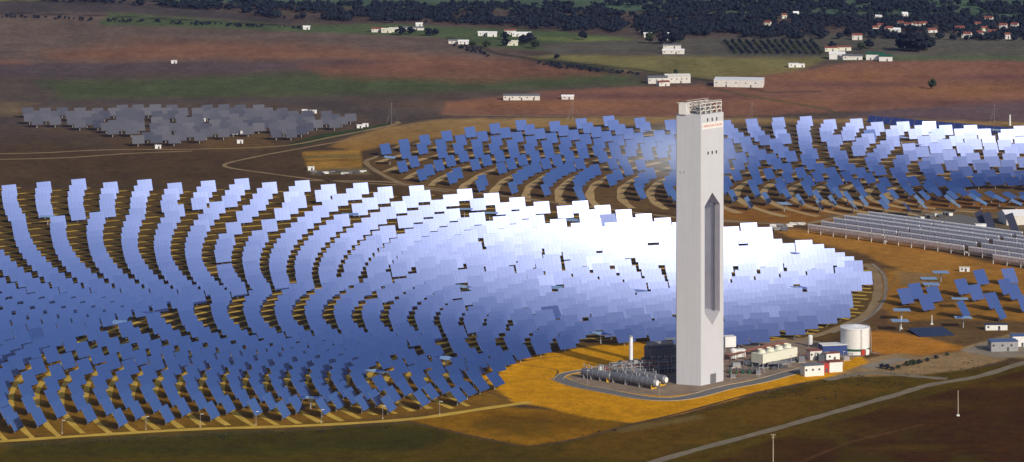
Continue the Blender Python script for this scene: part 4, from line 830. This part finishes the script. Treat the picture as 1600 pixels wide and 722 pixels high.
for k, (x, y) in enumerate(yl):
    th = thing('stored_crate', G(x, y), f'{"white" if k % 3 == 0 else "dark"} crate in the line behind the troughs, {ordn(k + 1)} from the left', 'crate', 'crates lined up behind the trough rows')
    t = MB(); t.box((0, 0, 1.2), (3.4, 2.4, 2.2), random.uniform(0, .5)); t.build('crate_box', 'white' if k % 3 == 0 else 'dgrey', th); t = MB(); t.box((0, 0, 2.38), (3.6, 2.6, .16), random.uniform(0, .1)); t.build('lid', 'grey', th)
yl = [(490 + k * 9.5, 270 + (k * 7 % 4)) for k in range(9)]
for k, (x, y) in enumerate(yl):
    m_ = ('silver', 'dgrey', 'white')[k % 3]; th = thing('material_stack', G(x, y), f'{("silver", "dark", "white")[k % 3]} parts stack below the golden yard, {ordn(k + 1)} from the left', 'parts stack', 'parts stacks below the golden yard')
    t = MB(); [t.box((random.uniform(-1, 1), random.uniform(-.5, .5), .8 + j * .8), (random.uniform(3, 6), random.uniform(2, 3), .7), random.uniform(-.4, .4)) for j in range(2)]; t.build('panels', m_, th); t = MB(); t.box((0, 0, .2), (5, 2.4, .4)); t.build('pallet', 'trunk', th)
# small white service huts within and near the far-left array
for k, (x, y, lab) in enumerate(((220, 176, 'tiny white hut behind the back row of the far-left array'), (317, 190, 'lone white hut inside the far-left array'), (460, 199, 'round-looking white hut at the right of the far-left array'), (367, 210, 'white service hut on the tan patch, left one'), (380, 210, 'white service hut on the tan patch, right one'), (375, 224, 'low white hut in front of the far-left array'), (476, 176, 'white hut at the back edge track, left one'), (489, 177, 'white hut at the back edge track, right one'), (562, 200, 'white hut by the green verge, left one'), (571, 198, 'white hut by the green verge, right one'), (486, 266, 'tiny white hut at the corner of the golden yard'), (247, 232, 'tiny pale hut below the far-left array'))):
    bld('service_hut', x, y, 5.4 if k != 7 else 7, 3, 2.8, .1, 'white', 'rim', lab, 'hut', flat=True, wins=0, doors=1)
# ------------------------------------------------------------------ farms, barns and the village
FB = [(815, 156, 36, 8, 4.5, 0, 'offwhite', 'silver', 'long white farm building in the brown field', 0, 3, 8), (887, 155, 12, 6, 3, 0, 'offwhite', 'rim', 'small white farm shed right of the long building', 0, 1, 1),
 (1027, 130, 20, 10, 6, .1, 'offwhite', 'silver', 'white barn at the left of the farmyard', 0, 1, 3), (1058, 129, 26, 12, 7, .1, 'offwhite', 'offwhite', 'pale barn at the right of the farmyard', 0, 1, 5), (1036, 134, 12, 7, 4, .4, 'offwhite', 'redroof', 'low red-roofed shed in front of the farmyard barns', 0, 1, 1),
 (1155, 134, 50, 28, 7, -.12, 'offwhite', 'rim', 'large pale barn with a wide flat grey roof', 1, 2, 9), (1308, 92, 17, 12, 6, -.1, 'white', 'rim', 'white barn with a dark doorway, left of the pair', 0, 1, 0), (1325, 93, 11, 9, 4.5, -.1, 'offwhite', 'silver', 'grey shed joined to the left white barn', 0, 0, 1),
 (1337, 93, 14, 8, 4, 0, 'offwhite', 'silver', 'low grey shed between the two white barns', 0, 1, 1), (1368, 93, 20, 12, 6, -.15, 'white', 'green', 'white barn with a green roof', 0, 2, 0), (1384, 95, 14, 10, 5, -.15, 'white', 'green', 'white lean-to at the right of the green-roofed barn', 0, 1, 0),
 (1240, 105, 11, 6, 4, 0, 'white', 'rim', 'small white box building above the red field, left', 1, 1, 1), (1252, 105, 7, 5, 3.4, 0, 'white', 'rim', 'smaller white box building above the red field, right', 1, 1, 0),
 (1052, 84, 24, 7, 4, 0, 'offwhite', 'rim', 'long pale shed below the dark tree clump', 0, 1, 3), (1050, 76, 20, 7, 4, 0, 'offwhite', 'silver', 'pale shed directly behind the long shed', 0, 1, 2), (1046, 62, 8, 7, 7, 0, 'white', 'rim', 'white farmhouse among dark trees above the sheds', 0, 1, 2),
 (755, 56, 12, 7, 4, 0, 'white', 'rim', 'white shed at the left of the green field farm', 0, 1, 1), (769, 57, 11, 7, 4.5, 0, 'white', 'rim', 'white gabled barn of the green field farm', 0, 1, 0), (797, 54, 14, 7, 5, .05, 'offwhite', 'redroof', 'red-roofed farmhouse on the green field', 0, 1, 3), (815, 57, 22, 7, 4, .05, 'white', 'rim', 'long low white wing right of the red-roofed farmhouse', 0, 2, 4), (801, 71, 12, 7, 4.5, 0, 'cream', 'cream', 'yellowish farm shed below the red-roofed farmhouse', 0, 1, 1),
 (590, 50, 14, 8, 4, 0, 'offwhite', 'redroof', 'red-roofed house at the left of the green strip', 0, 1, 2), (604, 51, 12, 6, 4, 0, 'cream', 'cream', 'yellow shed, left one, on the green strip', 0, 1, 1), (616, 50, 12, 6, 4, 0, 'cream', 'cream', 'yellow shed, right one, on the green strip', 0, 1, 1), (640, 47, 34, 6, 3, 0, 'offwhite', 'silver', 'very long pale shed on the green strip', 0, 2, 3), (655, 41, 8, 5, 3, 0, 'white', 'rim', 'tiny white hut behind the long pale shed', 0, 1, 0),
 (712, 68, 16, 6, 3.5, 0, 'offwhite', 'silver', 'pale sheds in the scrub at the hill foot, left', 0, 1, 1), (724, 69, 12, 6, 3.5, 0, 'white', 'rim', 'white shed in the scrub at the hill foot, right', 0, 1, 1), (479, 46, 8, 4, 3, 0, 'white', 'rim', 'white hut at the left end of the green strip', 0, 1, 0), (272, 99, 6, 4, 3, 0, 'white', 'rim', 'lone white hut on the brown hill', 1, 1, 0),
 (1298, 80, 14, 7, 4, .1, 'cream', 'redroof', 'ochre house behind the white barns, left', 0, 1, 2), (1318, 79, 16, 7, 4, .1, 'cream', 'redroof', 'ochre house behind the white barns, right', 0, 1, 2), (1012, 58, 9, 6, 4, 0, 'offwhite', 'rim', 'pale hut at the wood edge left of the dark clump', 0, 1, 1)]
for (x, y, L, D, h, rz_, wl, rf, lab, flat, dd, ww) in FB:
    bld('farm_building', x, y, L, D, h, rz_, wl, rf, lab, 'farm building', None, max(1.2, D * .16), dd, min(ww, 5), bool(flat), 3.6 if 'barn' in lab and 'dark doorway' in lab else None)
vill = []
for k in range(38):
    x = random.choice((random.uniform(1360, 1600), random.uniform(1180, 1600), random.uniform(1400, 1540))); y = random.uniform(38, 63) if k % 4 else random.uniform(24, 32); vill.append((round(x, 1), y))
vill.sort()
vill = [v for k, v in enumerate(vill) if k == 0 or v[0] - vill[k - 1][0] > 3]
for k, (x, y) in enumerate(vill):
    c = random.choice((('white', 'rim'), ('offwhite', 'redroof'), ('cream', 'redroof'), ('offwhite', 'redroof')))
    nmw = {'white': 'white', 'cream': 'cream', 'offwhite': 'pale'}[c[0]]; nr = {'rim': 'pale', 'redroof': 'red'}[c[1]]
    bld('village_house', x, y, random.uniform(5, 12), random.uniform(5, 8), random.uniform(3, 5.5), random.uniform(-.5, .5), c[0], c[1], f'{nmw} village house with {nr} roof among dark trees, {ordn(k + 1)} from the left', 'house', 'village houses among the trees at the top right', 1.8, 1, 2)
# ------------------------------------------------------------------ trees
ICO_V = None
def ico():
    global ICO_V
    if ICO_V is None:
        ph_ = (1 + 5 ** .5) / 2; v = np.array([(-1, ph_, 0), (1, ph_, 0), (-1, -ph_, 0), (1, -ph_, 0), (0, -1, ph_), (0, 1, ph_), (0, -1, -ph_), (0, 1, -ph_), (ph_, 0, -1), (ph_, 0, 1), (-ph_, 0, -1), (-ph_, 0, 1)], float); v /= np.linalg.norm(v[0])
        f = [(0, 11, 5), (0, 5, 1), (0, 1, 7), (0, 7, 10), (0, 10, 11), (1, 5, 9), (5, 11, 4), (11, 10, 2), (10, 7, 6), (7, 1, 8), (3, 9, 4), (3, 4, 2), (3, 2, 6), (3, 6, 8), (3, 8, 9), (4, 9, 5), (2, 4, 11), (6, 2, 10), (8, 6, 7), (9, 8, 1)]
        vl = [tuple(q) for q in v]; mid = {}; f2 = []
        def mp(a, b):
            k = (min(a, b), max(a, b))
            if k not in mid: q = np.array(vl[a]) + np.array(vl[b]); q /= np.linalg.norm(q); vl.append(tuple(q)); mid[k] = len(vl) - 1
            return mid[k]
        for a, b, c in f: x, y, z = mp(a, b), mp(b, c), mp(c, a); f2 += [(a, x, z), (b, y, x), (c, z, y), (x, y, z)]
        ICO_V = (np.array(vl), np.array(f2))
    return ICO_V
def clumps(cs, rs, jit=.28, sq=.8):
    V, Fc = ico(); n = len(cs); nv = len(V)
    v = V[None] * (1 + NR.uniform(-jit, jit, (n, nv, 1))) * rs[:, None, None] * np.array([1, 1, sq]) + cs[:, None, :]
    f = Fc[None] + (np.arange(n) * nv)[:, None, None]
    return v.reshape(-1, 3), f.reshape(-1, 3)
def tri_mesh(name, v, f, m):
    me = bpy.data.meshes.new(name); me.vertices.add(len(v)); me.vertices.foreach_set('co', v.astype(np.float32).ravel())
    me.loops.add(3 * len(f)); me.loops.foreach_set('vertex_index', f.astype(np.int32).ravel()); me.polygons.add(len(f)); me.polygons.foreach_set('loop_start', np.arange(0, 3 * len(f), 3, dtype=np.int32))
    me.update(calc_edges=True); me.materials.append(M[m]); return me
def leafy(h, wd, n=46, seed=0):
    rs = np.random.RandomState(seed); cs = []; r = []
    for k in range(n):
        a = rs.uniform(0, 6.28); q = rs.uniform(0, 1) ** .5; z = rs.uniform(0, 1)
        rad_ = wd / 2 * math.sin(math.pi * min(.95, .18 + z * .8)) * (.75 + .5 * rs.rand())
        cs.append((q * rad_ * math.cos(a), q * rad_ * math.sin(a), h * (.25 + .72 * z))); r.append(wd * rs.uniform(.07, .16))
    return clumps(np.array(cs), np.array(r), .45)
TREES = []
for k in range(5):
    v, f = leafy(1., .95, 46, k); TREES.append((tri_mesh('crown', v, f, 'crown' if k < 3 else 'crown2'), None))
t = MB(); t.cyl((0, 0, 0), (.01, 0, .3), .045, .03, 7); [t.cyl((0.01, 0, .28), (.2 * math.cos(a_), .2 * math.sin(a_), .6), .022, .01, 5) for a_ in (0.3, 1.9, 3.3, 4.9)]; ME_TR = t.mesh('trunk', 'trunk')
def tree(px, py, h, lab, group=None, k=None, wf=1.):
    th = thing('tree', G(px, py), lab, 'tree', group, random.uniform(0, 6)); k = random.randrange(5) if k is None else k
    S = Matrix.Diagonal((h * wf, h * wf, h, 1)); link('crown', TREES[k][0], th, S); link('trunk', ME_TR, th, S)
for (x, y, h, lab, wf, k) in ((1412, 79, 17, 'dark broad tree at the left of the big clump by the village', 1.2, 0), (1424, 81, 21, 'tallest dark tree of the big clump by the village', 1.2, 1), (1437, 81, 20, 'dark tree right of centre in the big clump', 1.2, 2), (1448, 79, 17, 'dark tree at the right of the big clump', 1.2, 0),
    (1052, 68, 14, 'dark tree beside the white farmhouse, right side', 1.2, 1), (1038, 69, 14, 'dark tree beside the white farmhouse, left side', 1.2, 0), (1062, 66, 12, 'round dark tree right of the farmhouse clump', 1.1, 2), (1015, 68, 13, 'slim green tree standing alone in the grey field', .8, 3), (911, 62, 10, 'round dark tree alone on the bright green field', 1.2, 0),
    (789, 62, 9, 'small dark tree left of the red-roofed farmhouse', 1.1, 1), (790, 72, 9, 'dark bush left of the yellowish farm shed', 1.1, 2), (818, 70, 11, 'dark tree below the long white wing', 1.2, 0), (828, 68, 12, 'tall dark tree below the long white wing, right', 1.1, 1), (836, 76, 10, 'loose tree with bare patches right of the farm', 1.2, 3),
    (626, 55, 10, 'dark tree in front of the long pale shed, left', 1.3, 0), (641, 54, 9, 'dark tree in front of the long pale shed, right', 1.3, 1), (670, 56, 9, 'dark tree at the end of the green strip, left', 1.4, 2), (680, 56, 8, 'dark tree at the end of the green strip, right', 1.3, 0),
    (1457, 139, 10, 'lone dark scrubby tree in the red field', .9, 4), (870, 92, 5, 'small round bush on the olive field edge', 1.4, 0), (1056, 117, 6, 'small tree behind the farmyard barns', .9, 3), (1358, 76, 10, 'dark tree behind the two white barns, right', 1.2, 0), (1345, 78, 8, 'loose tree behind the two white barns, left', 1.2, 4),
    (1300, 76, 8, 'dark tree left of the ochre houses', 1.2, 1), (760, 74, 7, 'bush at the bend of the farm track', 1.4, 4), (738, 74, 7, 'bush in the scrub at the hill foot', 1.4, 3)):
    tree(x, y, h, lab, None, k, wf)
for k, (x, y, h) in enumerate(((1378, 575, 2.6), (1386, 577, 3), (1394, 579, 2.4), (1418, 572, 3), (1427, 571, 3.4), (1436, 569, 2.8), (1449, 565, 2.2), (1463, 561, 2.4), (1480, 556, 2), (1404, 576, 2.2))):
    th = thing('shrub', G(x, y), f'low dark shrub on the verge right of the big tank, {ordn(sorted((1378, 1386, 1394, 1418, 1427, 1436, 1449, 1463, 1480, 1404)).index(x) + 1)} from the left', 'shrub', 'low shrubs on the verge right of the tank'); S = Matrix.Diagonal((h * 1.5, h * 1.3, h, 1)); link('foliage', TREES[k % 5][0], th, S)
# orchard rows
oi = 0
for r in range(8):
    for c in range(13):
        x = 1133 + c * 11.2 + r * 2.2; y = 67 + r * 2.6
        oi += 1; tree(x, y, 4.2 + random.random(), f'small orchard tree, {ordn(r + 1)} row from the back, {ordn(c + 1)} from the left', 'orchard trees in rows below the wood', None, 1.1)
# woods (far off, one mass)
def wood(name, polys, n, lab, hr=(6, 11), thr=.42, ns=1, m='crown'):
    cs = []; rs = []; 
    x0 = min(p[0] for q in polys for p in q); x1 = max(p[0] for q in polys for p in q); y0 = min(p[1] for q in polys for p in q); y1 = max(p[1] for q in polys for p in q)
    k = 0; tries = 0
    while k < n and tries < n * 30:
        tries += 1; x = random.uniform(x0, x1); y = random.uniform(y0, y1)
        if not any(inpoly(x, y, q) for q in polys): continue
        if float(fbm(np.array([x / 26.]), np.array([y / 6.]), 5 + ns, 3)[0]) < thr: continue
        if any(abs(x - v[0]) < 9 and -1 < y - v[1] < 4.5 for v in vill): continue
        p = G(x, y); h = random.uniform(*hr)
        for j in range(6):
            r_ = h * random.uniform(.14, .3); cs.append((p.x + random.uniform(-.32, .32) * h, p.y + random.uniform(-.3, .3) * h, p.z + h * random.uniform(.35, .78))); rs.append(r_)
        k += 1
    v, f = clumps(np.array(cs), np.array(rs), .36); o = link(name, tri_mesh(name, v, f, m)); stuff(o, lab, 'wood')
W1 = [(165, 6), (330, 8), (560, 8), (800, 8), (1000, 6), (1200, 6), (1700, 8), (1700, 24), (1200, 22), (1000, 30), (800, 26), (560, 22), (420, 20), (300, 15)]
W2 = [(330, 14), (430, 29), (520, 33), (620, 37), (800, 41), (840, 47), (930, 50), (1000, 55), (1080, 56), (1200, 61), (1400, 62), (1700, 66), (1700, 34), (1480, 26), (1200, 27), (1000, 18), (600, 14)]
wood('far_wood', [W1, W2], 5200, 'broad dark band of woodland along the top of the picture', (4.5, 8.5), .41)
wood('far_wood', [[(-60, -2), (200, 2), (420, 2), (430, 5), (100, 4)], [(900, -4), (1100, 0), (1500, 1), (1500, 4), (1000, 3)]], 260, 'thin line of trees at the very top edge', (6, 9), .45, 3)
wood('hillside_hedge', [[(0, 25), (230, 33), (330, 38), (470, 44), (470, 46), (330, 41), (200, 36), (0, 28)]], 130, 'sparse hedge line along the brown hill crest at left', (2.5, 4.5), .4, 4)
wood('scrub', [[(830, 98), (870, 100), (930, 108), (1000, 116), (1000, 118), (920, 112), (860, 106)], [(710, 70), (750, 76), (770, 92), (740, 84), (700, 70)]], 190, 'dark scrub strip between olive field and brown hill', (2, 3.5), .3, 6)
wood('scrub_tufts', [[(640, 658), (700, 671), (824, 695), (960, 670), (962, 674), (824, 700), (700, 676), (640, 662)], [(20, 694), (300, 682), (600, 668), (620, 674), (300, 690), (20, 702)], [(1180, 612), (1290, 590), (1420, 575), (1560, 560), (1590, 566), (1430, 600), (1300, 630), (1200, 622)]], 150, 'low dark tufts of scrub along the verge in front', (.5, 1.1), .35, 8)
# ------------------------------------------------------------------ poles, masts and posts
def pole(name, px, py, h, r_, lab, cat, m='steel', base=False, head=None, group=None):
    th = thing(name, G(px, py), lab, cat, group); t = MB(); t.cyl((0, 0, 0), (0, 0, h), r_, r_ * .7, 8); t.build('shaft', m, th)
    t = MB(); t.box((0, 0, .4), (1.6, 1.6, .8) if base else (.8, .8, .5)); t.build('footing', 'white' if base else 'kerb', th)
    if head == 'cross': t = MB(); t.box((0, 0, h - .5), (2.6, .2, .25)); t.box((0, 0, h - 1.7), (1.8, .2, .2)); [t.cyl((x, 0, h - .4), (x, 0, h + .1), .1, .08, 6) for x in (-1.1, 0, 1.1)]; t.build('crossarm', m, th)
    if head == 'lamp': t = MB(); t.box((.7, 0, h), (1.5, .2, .16)); t.box((1.3, 0, h - .1), (.8, .4, .16)); t.build('lamp_head', 'rim', th)
    if head == 'mast': t = MB(); [t.cyl((0, 0, h * q), (x, y, 0), .012, .012, 3) for q in (.55, .95) for x, y in ((7, 0), (-5, 5), (-5, -5))]; t.build('guy_wires', 'steel', th)
pole('utility_pole', 1497, 650, 14.5, .3, 'concrete utility pole with white foot in the dark field at right', 'pole', 'kerb', True, None)
pole('utility_pole', 1208, 724, 15.5, .3, 'utility pole with crossarm at the bottom edge of the photo', 'pole', 'kerb', False, 'cross')
for k, (x, y) in enumerate(((97, 678), (228, 672), (313, 668), (400, 664), (502, 661), (598, 655), (687, 648))):
    pole('lamp_post', x, y, 7.5, .12, f'thin grey lamp post on the front track, {ordn(k + 1)} from the left', 'lamp post', 'steel', False, 'lamp', 'lamp posts along the front track')
pole('lattice_mast', 612, 193, 20, .13, 'tall thin mast at the tip of the green verge', 'mast', 'grey', False, 'mast')
pole('lattice_mast', 895, 186, 19, .12, 'thin mast behind the second field, left of the tower', 'mast', 'grey', False, 'mast')
pole('lattice_mast', 1175, 190, 19, .12, 'thin mast behind the second field, right of the tower', 'mast', 'grey', False, 'mast')
pole('lattice_mast', 1554, 190, 18, .1, 'faint thin mast in the field above the blue array', 'mast', 'grey', False, 'mast')
pole('white_post', 1578, 196, 10, 1.0, 'short thick white post beyond the blue array at right', 'post', 'white', True)
pole('marker_post', 1408, 514, 8, .35, 'bare white pedestal at the front left of the test ground', 'post', 'white', True, None)
pole('marker_post', 1456, 507, 6, .35, 'bare white pedestal behind the blue collector bed', 'post', 'white', True, None)
# field edge fences
def fence(pts, lab, h=2.2):
    g = [G(*p) for p in pts]; th = thing('wire_fence', g[0], lab, 'fence'); t = MB(); ps = MB(); o_ = g[0]
    for a, b in zip(g[:-1], g[1:]):
        n = max(1, int((b - a).length / 9))
        for k in range(n): q = a.lerp(b, k / n) - o_; ps.cyl(q, q + Vector((0, 0, h)), .09, .07, 4)
        for z in (.5, 1.2, 2.0): t.cyl(a - o_ + Vector((0, 0, z)), b - o_ + Vector((0, 0, z)), .04, .04, 3)
    t.build('fence_wires', 'dgrey', th); w_ = ps.build('fence_posts', 'dgrey', th)
fence([(-60, 296), (60, 293), (250, 292), (420, 296)], 'thin dark wire fence along the back of the main mirror field')
fence([(1352, 508), (1380, 470), (1402, 432)], 'thin wire fence beside the loop road at right')
fence([(-60, 704), (200, 688), (480, 674), (640, 662)], 'thin wire fence in front of the ochre front track')
# ------------------------------------------------------------------ the air
USE_HAZE = True
if USE_HAZE:
    t = MB(); t.box((0, 8000, 210), (16000, 16800, 430)); hz = t.build('haze', 'white'); hz.data.materials.clear()
    a = bpy.data.materials.new('haze'); a.use_nodes = True; nt = a.node_tree; nt.nodes.clear(); ou = nt.nodes.new('ShaderNodeOutputMaterial'); vp = nt.nodes.new('ShaderNodeVolumePrincipled')
    vp.inputs['Color'].default_value = (.28, .37, 1, 1); vp.inputs['Density'].default_value = 1.35e-5; vp.inputs['Anisotropy'].default_value = 0
    nt.links.new(vp.outputs[0], ou.inputs['Volume']); hz.data.materials.append(a); stuff(hz, 'thin blue haze over the whole plain', 'haze')

# glow of concentrated mirror light behind the tower top, imitated by an emissive volume
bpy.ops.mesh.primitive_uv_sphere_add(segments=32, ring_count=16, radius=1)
gw = bpy.context.object; gw.name = 'glow_volume'; gq = G(1072, 603 + 12); gw.location = (gq.x * 1.03 - 4, gq.y + 70, 130); gw.scale = (62, 34, 25)
a = bpy.data.materials.new('emissive_glow'); a.use_nodes = True; nt = a.node_tree; nt.nodes.clear(); ou = nt.nodes.new('ShaderNodeOutputMaterial'); vp = nt.nodes.new('ShaderNodeVolumePrincipled')
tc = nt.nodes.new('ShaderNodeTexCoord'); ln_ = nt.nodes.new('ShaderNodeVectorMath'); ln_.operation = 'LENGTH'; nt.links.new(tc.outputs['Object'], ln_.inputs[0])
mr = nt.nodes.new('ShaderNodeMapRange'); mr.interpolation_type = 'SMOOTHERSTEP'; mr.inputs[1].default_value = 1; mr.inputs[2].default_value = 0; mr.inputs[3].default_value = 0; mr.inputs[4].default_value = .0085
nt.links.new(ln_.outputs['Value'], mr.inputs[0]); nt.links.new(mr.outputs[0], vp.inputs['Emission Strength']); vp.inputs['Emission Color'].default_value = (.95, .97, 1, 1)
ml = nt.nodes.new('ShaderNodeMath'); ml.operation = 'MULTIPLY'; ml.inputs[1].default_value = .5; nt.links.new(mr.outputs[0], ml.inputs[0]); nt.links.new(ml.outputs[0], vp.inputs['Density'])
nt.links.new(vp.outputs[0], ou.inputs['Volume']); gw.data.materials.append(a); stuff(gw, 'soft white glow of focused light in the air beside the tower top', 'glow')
